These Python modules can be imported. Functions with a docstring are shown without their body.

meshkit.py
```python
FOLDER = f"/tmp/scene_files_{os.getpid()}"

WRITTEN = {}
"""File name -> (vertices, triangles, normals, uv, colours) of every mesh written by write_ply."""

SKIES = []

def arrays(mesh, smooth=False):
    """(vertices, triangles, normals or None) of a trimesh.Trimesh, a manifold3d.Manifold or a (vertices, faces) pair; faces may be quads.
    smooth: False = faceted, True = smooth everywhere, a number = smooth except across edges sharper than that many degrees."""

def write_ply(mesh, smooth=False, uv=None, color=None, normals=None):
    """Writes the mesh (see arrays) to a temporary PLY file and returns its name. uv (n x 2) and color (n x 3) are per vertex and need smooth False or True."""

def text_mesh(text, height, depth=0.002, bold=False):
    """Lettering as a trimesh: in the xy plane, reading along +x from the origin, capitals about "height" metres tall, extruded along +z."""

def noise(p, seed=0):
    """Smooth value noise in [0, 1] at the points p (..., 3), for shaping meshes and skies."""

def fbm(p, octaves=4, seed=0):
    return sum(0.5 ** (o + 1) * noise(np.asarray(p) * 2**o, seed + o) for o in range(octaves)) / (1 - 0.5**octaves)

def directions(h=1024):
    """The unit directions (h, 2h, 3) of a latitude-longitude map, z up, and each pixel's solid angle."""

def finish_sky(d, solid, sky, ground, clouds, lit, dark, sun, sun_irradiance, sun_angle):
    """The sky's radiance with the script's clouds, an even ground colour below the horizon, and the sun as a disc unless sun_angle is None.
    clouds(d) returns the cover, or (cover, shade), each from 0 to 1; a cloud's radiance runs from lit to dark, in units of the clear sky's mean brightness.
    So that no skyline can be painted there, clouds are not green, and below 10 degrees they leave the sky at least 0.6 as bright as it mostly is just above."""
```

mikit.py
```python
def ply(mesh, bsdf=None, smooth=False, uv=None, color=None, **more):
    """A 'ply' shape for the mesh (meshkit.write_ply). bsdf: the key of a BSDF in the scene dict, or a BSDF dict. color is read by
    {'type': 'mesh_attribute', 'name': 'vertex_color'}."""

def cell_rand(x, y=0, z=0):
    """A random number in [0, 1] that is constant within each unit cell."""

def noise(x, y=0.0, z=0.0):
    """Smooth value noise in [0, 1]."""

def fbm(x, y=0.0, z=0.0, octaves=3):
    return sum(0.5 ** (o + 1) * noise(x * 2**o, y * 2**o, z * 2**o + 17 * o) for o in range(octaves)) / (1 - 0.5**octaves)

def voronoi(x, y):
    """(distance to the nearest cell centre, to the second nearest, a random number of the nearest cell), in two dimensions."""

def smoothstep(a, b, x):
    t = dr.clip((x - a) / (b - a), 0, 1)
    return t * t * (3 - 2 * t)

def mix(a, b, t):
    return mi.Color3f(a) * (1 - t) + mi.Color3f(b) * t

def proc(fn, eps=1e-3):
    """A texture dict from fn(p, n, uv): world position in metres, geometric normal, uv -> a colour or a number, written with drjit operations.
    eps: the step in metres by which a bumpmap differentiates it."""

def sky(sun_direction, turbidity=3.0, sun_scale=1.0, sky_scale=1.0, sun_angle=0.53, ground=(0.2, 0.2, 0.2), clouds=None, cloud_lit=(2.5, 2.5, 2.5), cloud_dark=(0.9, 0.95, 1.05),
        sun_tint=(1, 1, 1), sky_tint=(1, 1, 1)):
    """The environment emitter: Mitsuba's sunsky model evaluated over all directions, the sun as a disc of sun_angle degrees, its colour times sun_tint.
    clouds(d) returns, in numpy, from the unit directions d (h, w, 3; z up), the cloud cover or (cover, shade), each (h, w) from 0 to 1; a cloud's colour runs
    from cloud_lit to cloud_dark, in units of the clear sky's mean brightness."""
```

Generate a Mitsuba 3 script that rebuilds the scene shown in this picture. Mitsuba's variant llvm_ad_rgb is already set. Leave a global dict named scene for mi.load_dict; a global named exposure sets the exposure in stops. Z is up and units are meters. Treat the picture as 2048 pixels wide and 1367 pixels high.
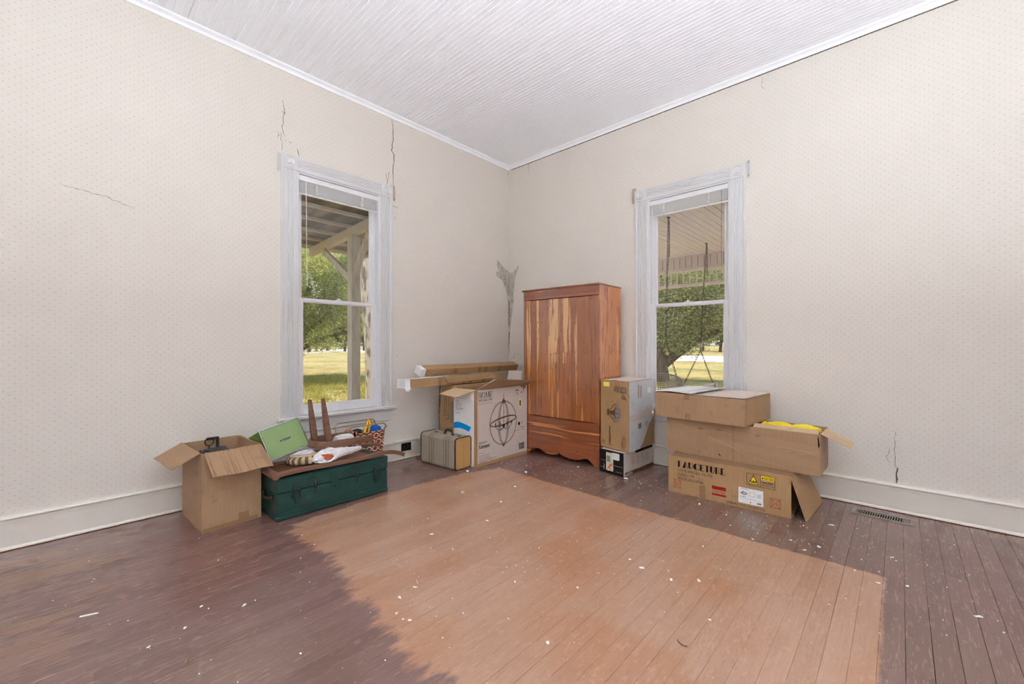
import math, random
import numpy as np
import trimesh
import drjit as dr
import mitsuba as mi
import mikit, meshkit
import manifold3d as m3
from shapely.geometry import Polygon, Point, box as sbox, LineString
from shapely import affinity
from shapely.ops import unary_union
from mikit import proc, noise, fbm, voronoi, cell_rand, smoothstep, mix

random.seed(7)
rng = np.random.default_rng(7)
T = mi.ScalarTransform4f
scene, labels = {}, {}

# ---------------------------------------------------------------- camera, sky, exposure
YAW = math.radians(42.637)
EYE = np.array([4.2912, 4.0135, 1.254])
FWD = np.array([-math.cos(YAW), -math.sin(YAW), 0.0])
scene['camera'] = {'type': 'perspective', 'fov': 2 * math.degrees(math.atan(1024 / 844.14)), 'fov_axis': 'x', 'near_clip': 0.05, 'far_clip': 1000.0,
                   'principal_point_offset_y': -0.0035,
                   'to_world': T().look_at(origin=EYE.tolist(), target=(EYE + FWD).tolist(), up=[0, 0, 1])}


def clouds(d):
    # thin bright overcast with a soft even structure all round
    n = meshkit.fbm(d * np.array([2.2, 2.2, 4.0]) + 5.0, 4, 3)
    return np.clip(0.55 + 0.5 * (n - 0.35), 0, 1), np.clip(0.9 - n, 0, 1) * 0.35


SUN = (-0.42, -0.62, 0.95)
scene['sky'] = mikit.sky(SUN, turbidity=3.5, sun_scale=1.0, sky_scale=1.5, sun_angle=1.2, ground=(0.2, 0.2, 0.16), clouds=clouds,
                         cloud_lit=(2.2, 2.2, 2.2), cloud_dark=(1.5, 1.52, 1.58))
exposure = 2.14

FILL_LAMP_POS = (4.30, 4.80, 3.20)
FILL_LAMP = 0.7             # radiance of the added, unseen bowl that gives fill light
FILL_UPLIGHT_POS = (4.45, 5.00, 0.80)
FILL_UPLIGHT = 325.0         # radiance of the added, unseen fill uplight that brightens the ceiling
FILL_TINT = (0.92, 0.985, 1.09)

# ---------------------------------------------------------------- helpers


def lin(r, g, b):
    return [((c / 255 + 0.055) / 1.055) ** 2.4 if c > 10 else c / 255 / 12.92 for c in (r, g, b)]


def col(r, g, b):
    return {'type': 'rgb', 'value': lin(r, g, b)}


def C(r, g, b):
    return mi.Color3f(*lin(r, g, b))


def two(d):
    return {'type': 'twosided', 'nested': d}


def matte(name, r, g, b):
    scene[name] = two({'type': 'diffuse', 'reflectance': col(r, g, b)})


def paint(name, r, g, b, rough=0.4, spec=0.5, metal=0.0, coat=0.0):
    d = {'type': 'principled', 'base_color': col(r, g, b), 'roughness': rough, 'specular': spec}
    if metal:
        d['metallic'] = metal
    if coat:
        d['clearcoat'] = coat
        d['clearcoat_gloss'] = 0.9
    scene[name] = two(d)


def numbered(key):
    if key not in scene and key not in used:
        used.add(key)
        return key
    k = 1
    while f'{key}_{k:03d}' in used or f'{key}_{k:03d}' in scene:
        k += 1
    used.add(f'{key}_{k:03d}')
    return f'{key}_{k:03d}'


used = set()


def obj(name, mesh, mat, parent=None, smooth=False, label=None, **kw):
    if isinstance(mesh, list):
        mesh = cat(mesh)
    key = numbered((parent + '__' if parent else '') + name)
    scene[key] = mikit.ply(mesh, mat, smooth=smooth, **kw)
    if label:
        labels[key] = {'label': label}
    return key


def thing(name, label, category, group=None):
    key = numbered(name)
    labels[key] = {'label': label, 'category': category}
    if group:
        labels[key]['group'] = group
    return key


def tag(key, label, category, group=None, kind=None):
    labels[key] = {'label': label, 'category': category}
    if group:
        labels[key]['group'] = group
    if kind:
        labels[key]['kind'] = kind


def struct(name, mesh=None, mat=None, smooth=False, label=None):
    if mesh is not None:
        key = obj(name, mesh, mat, None, smooth)
    else:
        key = numbered(name)
    labels[key] = {'kind': 'structure'}
    if label:
        labels[key]['label'] = label
    return key


def cat(ms):
    return trimesh.util.concatenate(ms)


def mv(m, x=0, y=0, z=0):
    m = m.copy()
    m.apply_translation([x, y, z])
    return m


def tf(m, M):
    m = m.copy()
    m.apply_transform(M)
    return m


def frame(o, x, y, z=None):
    x = np.asarray(x, float); y = np.asarray(y, float)
    z = np.cross(x, y) if z is None else np.asarray(z, float)
    M = np.eye(4)
    M[:3, 0], M[:3, 1], M[:3, 2], M[:3, 3] = x, y, z, o
    return M


def rotz(a, o=(0, 0, 0)):
    return trimesh.transformations.rotation_matrix(a, [0, 0, 1], o)


def rot(a, ax, o=(0, 0, 0)):
    return trimesh.transformations.rotation_matrix(a, ax, o)


def bx(x0, x1, y0, y1, z0, z1, b=0.0):
    """a box; b: width of the chamfer on every edge"""
    lo, hi = np.array([x0, y0, z0], float), np.array([x1, y1, z1], float)
    if b <= 0:
        m = trimesh.creation.box(extents=hi - lo)
        m.apply_translation((lo + hi) / 2)
        return m
    b = min(b, 0.45 * (hi - lo).min())
    V = []
    for i in range(8):
        s = np.array([(i >> k) & 1 for k in range(3)])
        for k in range(3):
            p = np.where(s == 1, hi - b, lo + b)
            p[k] = hi[k] if s[k] else lo[k]
            V.append(p)
    return trimesh.convex.convex_hull(np.array(V))


def hullpts(P):
    return trimesh.convex.convex_hull(np.asarray(P, float))


def quadslab(p, t):
    """a slab with the four corners p (in order) and thickness t along its normal (either sign)"""
    p = np.asarray(p, float)
    n = np.cross(p[1] - p[0], p[2] - p[0])
    n /= np.linalg.norm(n)
    return hullpts(np.vstack([p, p + n * t]))


def ext(poly, depth):
    gs = [g for g in getattr(poly, 'geoms', [poly]) if g.area > 1e-12 and g.geom_type == 'Polygon']
    return cat([trimesh.creation.extrude_polygon(g, depth, engine='earcut') for g in gs])


def prism(poly, depth, M):
    """a 2D polygon extruded by depth, its x, y and depth axes placed by M"""
    return tf(ext(poly, depth), M)


def tube(P, r, n=8, closed=False, cap=True):
    P = np.asarray(P, float)
    N = len(P)
    r = np.broadcast_to(np.asarray(r, float), (N,))
    t = np.gradient(P, axis=0)
    if closed:
        t = np.roll(P, -1, 0) - np.roll(P, 1, 0)
    t /= np.linalg.norm(t, axis=1, keepdims=True) + 1e-12
    u = np.cross(t[0], [0, 0, 1.0])
    if np.linalg.norm(u) < 1e-3:
        u = np.cross(t[0], [1.0, 0, 0])
    u /= np.linalg.norm(u)
    V = []
    ang = np.arange(n) * 2 * np.pi / n
    for i in range(N):
        u = u - t[i] * (u @ t[i])
        u /= np.linalg.norm(u) + 1e-12
        w = np.cross(t[i], u)
        V.append(P[i] + r[i] * (np.cos(ang)[:, None] * u + np.sin(ang)[:, None] * w))
    V = np.vstack(V)
    F = []
    for i in range(N if closed else N - 1):
        a, b = i * n, ((i + 1) % N) * n
        for k in range(n):
            k2 = (k + 1) % n
            F += [[a + k, a + k2, b + k2], [a + k, b + k2, b + k]]
    if cap and not closed:
        V = np.vstack([V, P[0], P[-1]])
        c0, c1 = len(V) - 2, len(V) - 1
        for k in range(n):
            k2 = (k + 1) % n
            F += [[c0, k2, k], [c1, (N - 1) * n + k, (N - 1) * n + k2]]
    return trimesh.Trimesh(V, F, process=False)


def sweep(profile, P, up=(0, 0, 1.0)):
    """a 2D profile (k x 2: side, up) carried along the points P, side = tangent x up"""
    P = np.asarray(P, float)
    N, k = len(P), len(profile)
    t = np.gradient(P, axis=0)
    t /= np.linalg.norm(t, axis=1, keepdims=True)
    V = []
    for i in range(N):
        s = np.cross(t[i], up)
        s /= np.linalg.norm(s)
        w = np.cross(s, t[i])
        V.append(P[i] + np.outer(profile[:, 0], s) + np.outer(profile[:, 1], w))
    V = np.vstack(V)
    F = []
    for i in range(N - 1):
        for j in range(k):
            j2 = (j + 1) % k
            a, b = i * k, (i + 1) * k
            F += [[a + j, b + j, b + j2], [a + j, b + j2, a + j2]]
    for j in range(1, k - 1):
        F += [[0, j, j + 1], [(N - 1) * k, (N - 1) * k + j + 1, (N - 1) * k + j]]
    m = trimesh.Trimesh(V, F, process=False)
    m.fix_normals()
    return m


def lathe(prof, n=24):
    """profile of (radius, z) turned about z"""
    return trimesh.creation.revolve(np.asarray(prof, float), sections=n)


def smoothpath(P, k=8):
    """Catmull-Rom through the points"""
    P = np.asarray(P, float)
    Q = np.vstack([2 * P[0] - P[1], P, 2 * P[-1] - P[-2]])
    out = []
    for i in range(1, len(Q) - 2):
        for s in np.linspace(0, 1, k, endpoint=False):
            a, b, c, d = Q[i - 1], Q[i], Q[i + 1], Q[i + 2]
            out.append(0.5 * ((2 * b) + (c - a) * s + (2 * a - 5 * b + 4 * c - d) * s * s + (3 * b - a - 3 * c + d) * s ** 3))
    out.append(P[-1])
    return np.array(out)


def dented(W, D, H, amp=0.004, seed=0, n=4, b=0.004):
    """a carton-like block [0,W]x[0,D]x[0,H] whose faces sag inward a little"""
    m = trimesh.creation.box(extents=[W, D, H])
    m.apply_translation([W / 2, D / 2, H / 2])
    for _ in range(n):
        m = m.subdivide()
    v = np.array(m.vertices)
    S = np.array([W, D, H])
    q = 2 * v / S - 1
    g = (meshkit.fbm(v * 6.0 + seed * 3.7, 3, seed) - 0.15) * amp
    for k in range(3):
        face = np.abs(np.abs(q[:, k]) - 1) < 1e-6
        o = [j for j in range(3) if j != k]
        inner = np.prod([1 - q[:, j] ** 8 for j in o], axis=0)
        v[face, k] -= (np.sign(q[:, k]) * g * inner)[face]
        v[face, k] -= (np.sign(q[:, k]) * 0.0025 * (np.max([np.abs(q[:, j]) ** 40 for j in o], axis=0)))[face]
    return trimesh.Trimesh(v, m.faces, process=False)


def text(s, h, bold=False, depth=0.0006):
    return meshkit.text_mesh(s, h, depth, bold)


def face(o, n, up=(0, 0, 1.0)):
    """frame on an upright face with outward normal n: x reads to the viewer's right, y up, z out"""
    n = np.asarray(n, float) / np.linalg.norm(n)
    up = np.asarray(up, float)
    x = np.cross(up, n)
    x /= np.linalg.norm(x)
    return frame(o, x, np.cross(n, x), n)


PR = 0.0006     # thickness of print, tape and labels


def rect(M, x, y, w, h, d=PR):
    return tf(bx(x, x + w, y, y + h, 0, d), M)


def at(M, m, x, y):
    return tf(mv(m, x, y, 0), M)



def scribble(w, h, seed, words=1):
    """small print too small to read: strokes of uneven height, in words"""
    r_ = np.random.default_rng(seed)
    out, x = [], 0.0
    n = max(4, int(w / (h * 0.42)))
    st = w / n
    brk = set(int(n * (k + 1) / words) for k in range(words - 1))
    for k in range(n):
        if k in brk:
            continue
        hh = h * r_.choice([0.62, 0.68, 0.95])
        out.append(sbox(k * st, 0, k * st + st * 0.34, hh))
        y = r_.choice([0.0, 0.28, 0.52]) * h
        out.append(sbox(k * st, y, k * st + st * 0.8, y + h * 0.16))
    return ext(unary_union(out), PR)


# ---------------------------------------------------------------- materials


def f_wallpaper(p, n, uv):
    t = dr.select(dr.abs(n.y) > 0.5, p.x, p.y)
    cu, cv = 0.024, 0.046
    k = dr.floor(t / cu)
    z = p.z + dr.select(k - 2 * dr.floor(k / 2) > 0.5, cv / 2, 0.0)
    kv = dr.floor(z / cv)
    r = cell_rand(k, kv, 3)
    du = t - (k + 0.5) * cu
    dv = z - (kv + 0.5) * cv
    d1 = dr.sqrt(dr.square(du / 0.0034) + dr.square(dv / 0.0030))
    d2 = dr.sqrt(dr.square((du - 0.0035) / 0.0045) + dr.square((dv - 0.003) / 0.0028))
    base = mix(C(214, 209, 201), C(220, 214, 207), fbm(t * 1.3, p.z * 1.3, 2.0))
    c = mix(base, C(196, 196, 185), (1 - smoothstep(0.5, 1.4, d2)) * (0.27 + 0.28 * r))
    c = mix(c, C(158, 154, 143), (1 - smoothstep(0.5, 1.4, d1)) * (0.28 + 0.28 * r))
    return c


def f_ceiling(p, n, uv):
    return mix(C(236, 238, 242), C(242, 244, 247), fbm(p.x * 0.9, p.y * 0.9, 1.0))


def patch_mask(p):
    row = dr.floor(p.y / 0.0822)
    rr = cell_rand(row, 5)
    nz = fbm(p.x * 9, p.y * 26, 3.0) - 0.5
    nf = fbm(p.x * 26, p.y * 70, 1.0) - 0.5
    lo = 1.235 + 0.016 * (p.y - 1.0) - 0.012 * dr.square(p.y - 2.4) + nz * 0.03
    hi = 3.165 + 0.085 * (p.y - 1.0) + (rr - 0.5) * 0.05 + nz * 0.12 + nf * 0.07 + 0.10 * (fbm(p.x * 3, p.y * 5, 12.0) - 0.5)
    yl = 0.835 + nz * 0.05 + 0.05 * dr.abs(p.x - 2.2) + 0.28 * smoothstep(1.75, 1.2, p.x) * 0.4
    yh = 3.952 + nf * 0.02
    a = smoothstep(lo - 0.008, lo + 0.012, p.x) * smoothstep(hi + 0.045, hi - 0.045, p.x)
    b = smoothstep(yl - 0.02, yl + 0.02, p.y) * smoothstep(yh + 0.012, yh - 0.012, p.y)
    cut = 1 - smoothstep(2.62, 2.55, p.y - 0.0) * 0
    return a * b * cut


def f_floor(p, n, uv):
    row = dr.floor(p.y / 0.0822)
    r = cell_rand(row, dr.floor(p.x / 1.9 + cell_rand(row, 9) * 3), 2)
    grain = fbm(p.x * 5, p.y * 150, r * 40)
    fine = fbm(p.x * 30, p.y * 420, r * 11)
    blot = fbm(p.x * 2.3, p.y * 2.6, 4.0)
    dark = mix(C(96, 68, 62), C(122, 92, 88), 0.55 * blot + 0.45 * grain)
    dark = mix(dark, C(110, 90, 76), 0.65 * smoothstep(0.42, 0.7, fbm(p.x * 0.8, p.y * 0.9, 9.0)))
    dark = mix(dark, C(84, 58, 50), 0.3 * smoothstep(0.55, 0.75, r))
    # paint worn through along the grain, in small flecks gathered in patches
    spread = fbm(p.x * 0.9, p.y * 1.3, 21.0) - 0.5
    wear = smoothstep(0.69, 0.79, fbm(p.x * 16.0, p.y * 120, 6.0) + 0.30 * spread)
    dark = mix(dark, C(150, 118, 94), 0.42 * wear)
    scuff = smoothstep(0.68, 0.80, fbm(p.x * 19, p.y * 90, 8.0) + 0.12 * spread)
    dark = mix(dark, C(146, 116, 104), 0.3 * scuff)
    # bare worn areas by the skirting at the left and along the right-hand skirting
    zone = smoothstep(3.6, 4.3, p.x) * smoothstep(2.1, 0.9, p.y) + smoothstep(0.30, 0.05, p.x) * smoothstep(3.9, 4.4, p.y)
    bare = smoothstep(0.54, 0.68, 0.55 * fbm(p.x * 3.2, p.y * 7.0, 31.0) + 0.45 * fbm(p.x * 14, p.y * 70.0, 33.0) + 0.10 * zone)
    dark = mix(dark, C(140, 106, 76), 0.5 * bare * dr.clip(zone, 0, 1))
    tan = mix(C(156, 118, 94), C(174, 140, 118), 0.5 * grain + 0.5 * blot)  # tan kept pale and greyish, with some of the gloss haze in the colour
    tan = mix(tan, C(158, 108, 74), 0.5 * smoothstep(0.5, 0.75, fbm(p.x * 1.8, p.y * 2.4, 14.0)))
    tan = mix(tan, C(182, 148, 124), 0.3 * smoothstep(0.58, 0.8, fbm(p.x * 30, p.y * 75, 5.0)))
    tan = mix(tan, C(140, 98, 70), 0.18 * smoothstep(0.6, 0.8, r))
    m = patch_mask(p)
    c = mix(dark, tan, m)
    c = mix(c, c * 0.86, smoothstep(0.55, 0.75, fine) * 0.7)
    scratch = smoothstep(0.985, 0.998, 1 - dr.abs(noise(p.x * 3 + p.y * 2, p.y * 3 - p.x * 1.4, 3.0) - 0.5)) * smoothstep(0.55, 0.7, noise(p.x * 4, p.y * 4, 12.0))
    return mix(c, C(180, 150, 126), 0.08 * scratch)


def f_floor_rough(p, n, uv):
    row = dr.floor(p.y / 0.0822)
    a = fbm(p.x * 6, p.y * 18, 7.0)
    # dull spots where the varnish is gone
    sp = smoothstep(0.57, 0.63, fbm(p.x * 11, p.y * 15, 2.0) + 0.16 * (1 - smoothstep(0.05, 0.32, dr.sqrt(dr.square(p.x - 2.55) + dr.square(p.y - 3.40)))) - 0.06)
    return dr.clip(0.14 + 0.16 * a + 0.05 * cell_rand(row, 4) + 0.3 * sp, 0.12, 0.85)


def f_floor_bump(p, n, uv):
    return fbm(p.x * 9, p.y * 190, 3.0) + 0.5 * fbm(p.x * 5, p.y * 22, 8.0)


def cardboard(name, a, b, flute=0.0):
    A, B = C(*a), C(*b)

    def fn(p, n, uv):
        g = fbm(p.x * 7, p.y * 7, p.z * 7)
        s = noise((p.x + p.y) * 330, p.z * 9, 0.0)
        c = mix(A, B, 0.6 * g + 0.4 * s)
        sm = smoothstep(0.64, 0.8, fbm(p.x * 16 + 3, p.y * 16, p.z * 13))
        return mix(c, A * 0.75, 0.35 * sm)
    scene[name] = two({'type': 'principled', 'base_color': proc(fn), 'roughness': 0.62, 'specular': 0.35})


def cedar(name, vertical, A0=(100, 52, 26), A1=(174, 108, 62), smooth=False):
    def fn(p, n, uv):
        across = p.y * 1.0 + p.x * 0.65
        if vertical:
            u, v = across, p.z
        else:
            u, v = p.z, across
        w = fbm(u * 5, v * 1.1, 2.0)
        board = dr.floor(u / 0.075 + 0.25 * w)
        rb = cell_rand(board, 3, 7)
        wob = (fbm(u * 9, v * 2.2, rb * 9) - 0.5) * 0.05
        ring = fbm((u + wob) * 75, v * 1.6, rb * 30)
        fine = fbm((u + wob * 0.5) * 260, v * 5, 4.0)
        c = mix(C(*A0), C(*A1), 0.45 * ring + 0.3 * rb + 0.25 * fine)
        sap = smoothstep(*((0.60, 0.64) if vertical else (0.66, 0.70)), fbm((u + wob) * (20 if vertical else 26) + 4.4, v * 0.7, 6.0 + 3 * rb))
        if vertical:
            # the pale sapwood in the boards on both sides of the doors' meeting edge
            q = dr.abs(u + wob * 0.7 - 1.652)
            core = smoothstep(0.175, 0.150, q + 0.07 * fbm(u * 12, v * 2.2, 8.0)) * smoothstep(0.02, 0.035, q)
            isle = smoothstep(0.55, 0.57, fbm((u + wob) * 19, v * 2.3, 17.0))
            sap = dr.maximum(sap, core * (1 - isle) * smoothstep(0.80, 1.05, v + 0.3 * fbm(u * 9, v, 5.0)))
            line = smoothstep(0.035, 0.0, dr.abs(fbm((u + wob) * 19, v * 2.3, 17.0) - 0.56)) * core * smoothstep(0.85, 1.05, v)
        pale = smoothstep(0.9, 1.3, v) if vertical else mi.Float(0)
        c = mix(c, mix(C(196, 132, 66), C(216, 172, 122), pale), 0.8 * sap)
        if vertical:
            c = mix(c, C(86, 42, 30), 0.5 * line)
        a, b2, rk = voronoi(u * 17 + rb, v * 5.5)
        kd = a * (0.7 + 1.6 * rk)
        knot = smoothstep(0.20, 0.07, kd) * smoothstep(0.55, 0.62, rk)
        c = mix(c, C(84, 34, 22), 0.85 * knot)
        streak = smoothstep(0.60, 0.74, fbm((u + wob) * 62, v * 5.0, 15.0))
        return mix(c, C(108, 50, 30), 0.5 * streak)

    def bump(p, n, uv):
        across = p.y * 1.0 + p.x * 0.65
        return fbm(across * 16, p.z * 7, 2.0) + 0.35 * fbm(across * 60, p.z * 40, 6.0)
    varnish = {'type': 'principled', 'base_color': proc(fn), 'roughness': 0.20, 'specular': 1.0, 'clearcoat': 0.8, 'clearcoat_gloss': 0.95}
    scene[name] = two(varnish if smooth else {'type': 'bumpmap', 'bsdf': varnish, 'arbitrary': proc(bump, 2e-3), 'scale': 0.0022})


def f_trunk(p, n, uv):
    g = fbm(p.x * 9, p.y * 9, p.z * 14)
    c = mix(C(14, 46, 42), C(24, 62, 56), g)
    return mix(c, C(56, 66, 52), 0.5 * smoothstep(0.66, 0.78, fbm(p.x * 22, p.y * 22, p.z * 22)))


def f_chairwood(p, n, uv):
    g = fbm(p.x * 9, p.y * 55, p.z * 55)
    return mix(C(84, 58, 46), C(126, 92, 74), g)


def f_tweed(p, n, uv):
    s = p.y - p.x * 0.06
    g = noise(s * 330, p.z * 330, p.x * 60)
    c = mix(C(132, 122, 106), C(164, 152, 134), 0.5 * g + 0.5 * fbm(p.y * 20, p.z * 5, 1.0))

    def stripe(c0, w):
        return smoothstep(w, w * 0.6, dr.abs(s - c0))
    k = dr.maximum(stripe(0.30, 0.007), dr.maximum(stripe(0.335, 0.005), stripe(0.365, 0.004)))
    k = dr.maximum(k, dr.maximum(stripe(0.52, 0.004), dr.maximum(stripe(0.555, 0.007), stripe(0.59, 0.005))))
    return mix(c, C(92, 80, 72), 0.75 * k)


def f_ringcloth(p, n, uv):
    u, v = p.x * 16 + 0.2, p.z * 16 + 0.35
    row = dr.floor(v)
    u = u + 0.5 * (row - 2 * dr.floor(row / 2))
    d = dr.sqrt(dr.square(u - dr.floor(u) - 0.5) + dr.square(v - row - 0.5))
    base = mix(C(96, 60, 40), C(134, 36, 34), smoothstep(0.45, 0.55, noise(p.x * 130, p.z * 130, 1.0)))
    ring = smoothstep(0.30, 0.34, d) * smoothstep(0.46, 0.42, d)
    c = mix(base, C(222, 214, 190), ring)
    c = mix(c, C(150, 34, 34), smoothstep(0.20, 0.16, d))
    return mix(c, C(92, 84, 44), smoothstep(0.09, 0.06, d))


def f_lawn(p, n, uv):
    a = fbm(p.x * 0.35, p.y * 0.35, 1.0)
    b = fbm(p.x * 2.6, p.y * 2.6, 3.0)
    c = fbm(p.x * 19, p.y * 19, 5.0)
    g = mix(C(96, 104, 52), C(158, 148, 100), smoothstep(0.25, 0.65, 0.55 * a + 0.45 * b))
    g = mix(g, C(84, 86, 42), 0.5 * smoothstep(0.5, 0.72, c))
    return mix(g, C(130, 92, 54), 0.6 * smoothstep(0.62, 0.74, fbm(p.x * 1.4 + 7, p.y * 1.4, 2.0)))


def f_road(p, n, uv):
    return mix(C(206, 198, 196), C(226, 218, 214), fbm(p.x * 0.7, p.y * 0.7, 1.0))


def f_bark(p, n, uv):
    g = fbm(p.x * 9 + p.y * 6, p.y * 9, p.z * 2.2)
    return mix(C(66, 56, 44), C(138, 120, 98), g)


def f_palebark(p, n, uv):
    g = fbm(p.x * 14, p.y * 14, p.z * 3.0)
    return mix(C(140, 128, 118), C(222, 210, 200), smoothstep(0.3, 0.6, g))


def f_greywood(p, n, uv):
    g = fbm(p.x * 30, p.y * 30, p.z * 4)
    return mix(C(164, 158, 154), C(212, 207, 204), g)


def f_soffit(p, n, uv):
    g = fbm(p.x * 5, p.y * 1.2, 2.0)
    return mix(C(92, 84, 72), C(142, 130, 112), smoothstep(0.25, 0.75, g))


def f_plaster(p, n, uv):
    g = fbm(p.x * 30, p.y * 30, p.z * 14)
    c = mix(C(164, 160, 149), C(200, 195, 184), g)
    return mix(c, C(96, 90, 80), 0.6 * smoothstep(0.6, 0.76, fbm(p.x * 55, p.y * 55, p.z * 20 + 3)))


def f_gloves(p, n, uv):
    g = fbm(p.x * 20, p.y * 20, p.z * 20)
    return mix(C(228, 196, 6), C(250, 224, 40), g)


scene['wallpaper'] = two({'type': 'diffuse', 'reflectance': proc(f_wallpaper)})
scene['ceiling_paint'] = two({'type': 'diffuse', 'reflectance': proc(f_ceiling)})
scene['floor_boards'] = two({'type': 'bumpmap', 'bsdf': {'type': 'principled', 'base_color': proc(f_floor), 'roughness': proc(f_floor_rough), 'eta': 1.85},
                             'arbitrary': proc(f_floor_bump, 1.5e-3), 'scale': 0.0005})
cardboard('cardboard', (146, 116, 88), (164, 133, 103))
cardboard('cardboard_dark', (124, 96, 70), (146, 115, 87))
cardboard('cardboard_warm', (150, 118, 82), (168, 135, 97))
cardboard('cardboard_pale', (180, 154, 122), (196, 170, 137))
cardboard('cardboard_white', (190, 178, 170), (204, 191, 183))
cardboard('cardboard_cool', (188, 190, 192), (204, 206, 208))
cedar('cedar_upright', True)
cedar('cedar_level', False, (86, 40, 20), (150, 82, 44))
cedar('cedar_side', True, (172, 100, 52), (206, 140, 84), True)
for nm, fn, ro in (('trunk_paint', f_trunk, 0.36), ('chair_wood', f_chairwood, 0.38), ('tweed', f_tweed, 0.7), ('ring_cloth', f_ringcloth, 0.7), ('lawn_ground', f_lawn, 0.95),
                   ('road_surface', f_road, 0.9), ('bark', f_bark, 0.95), ('pale_bark', f_palebark, 0.95), ('grey_wood', f_greywood, 0.85), ('soffit_wood', f_soffit, 0.9),
                   ('bare_plaster', f_plaster, 0.95), ('yellow_plastic', f_gloves, 0.4)):
    scene[nm] = two({'type': 'principled', 'base_color': proc(fn), 'roughness': ro, 'specular': 0.4})
paint('trim_paint', 208, 208, 209, 0.34)
paint('sash_paint', 222, 223, 227, 0.35)
paint('skirting_paint', 228, 224, 216, 0.36)
paint('dirty_paint', 176, 164, 148, 0.5)
paint('blind_white', 226, 228, 232, 0.3)
paint('white_plastic', 236, 236, 236, 0.3)
matte('black_print', 34, 30, 30)
matte('grey_print', 128, 118, 112)
matte('light_grey_print', 164, 154, 148)
matte('dark_brown_print', 92, 70, 46)
matte('red_print', 150, 40, 44)
matte('yellow_print', 222, 186, 40)
matte('cream_print', 214, 200, 176)
matte('teal_print', 118, 140, 138)
matte('orange_print', 190, 120, 84)
matte('blue_tape', 22, 142, 216)
matte('white_label', 226, 226, 226)
matte('yellow_label', 232, 216, 88)
paint('parcel_tape', 138, 106, 74, 0.25)
paint('clear_tape', 158, 128, 100, 0.18)
matte('crack', 96, 88, 80)
matte('gap_dark', 22, 18, 15)
matte('sub_floor', 92, 70, 54)
paint('black_metal', 26, 25, 24, 0.45)
paint('dark_green_metal', 20, 44, 40, 0.34)
paint('register_metal', 128, 120, 112, 0.42, metal=0.2)
paint('black_plastic', 20, 20, 22, 0.3)
paint('blue_plastic', 22, 32, 58, 0.25)
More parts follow.
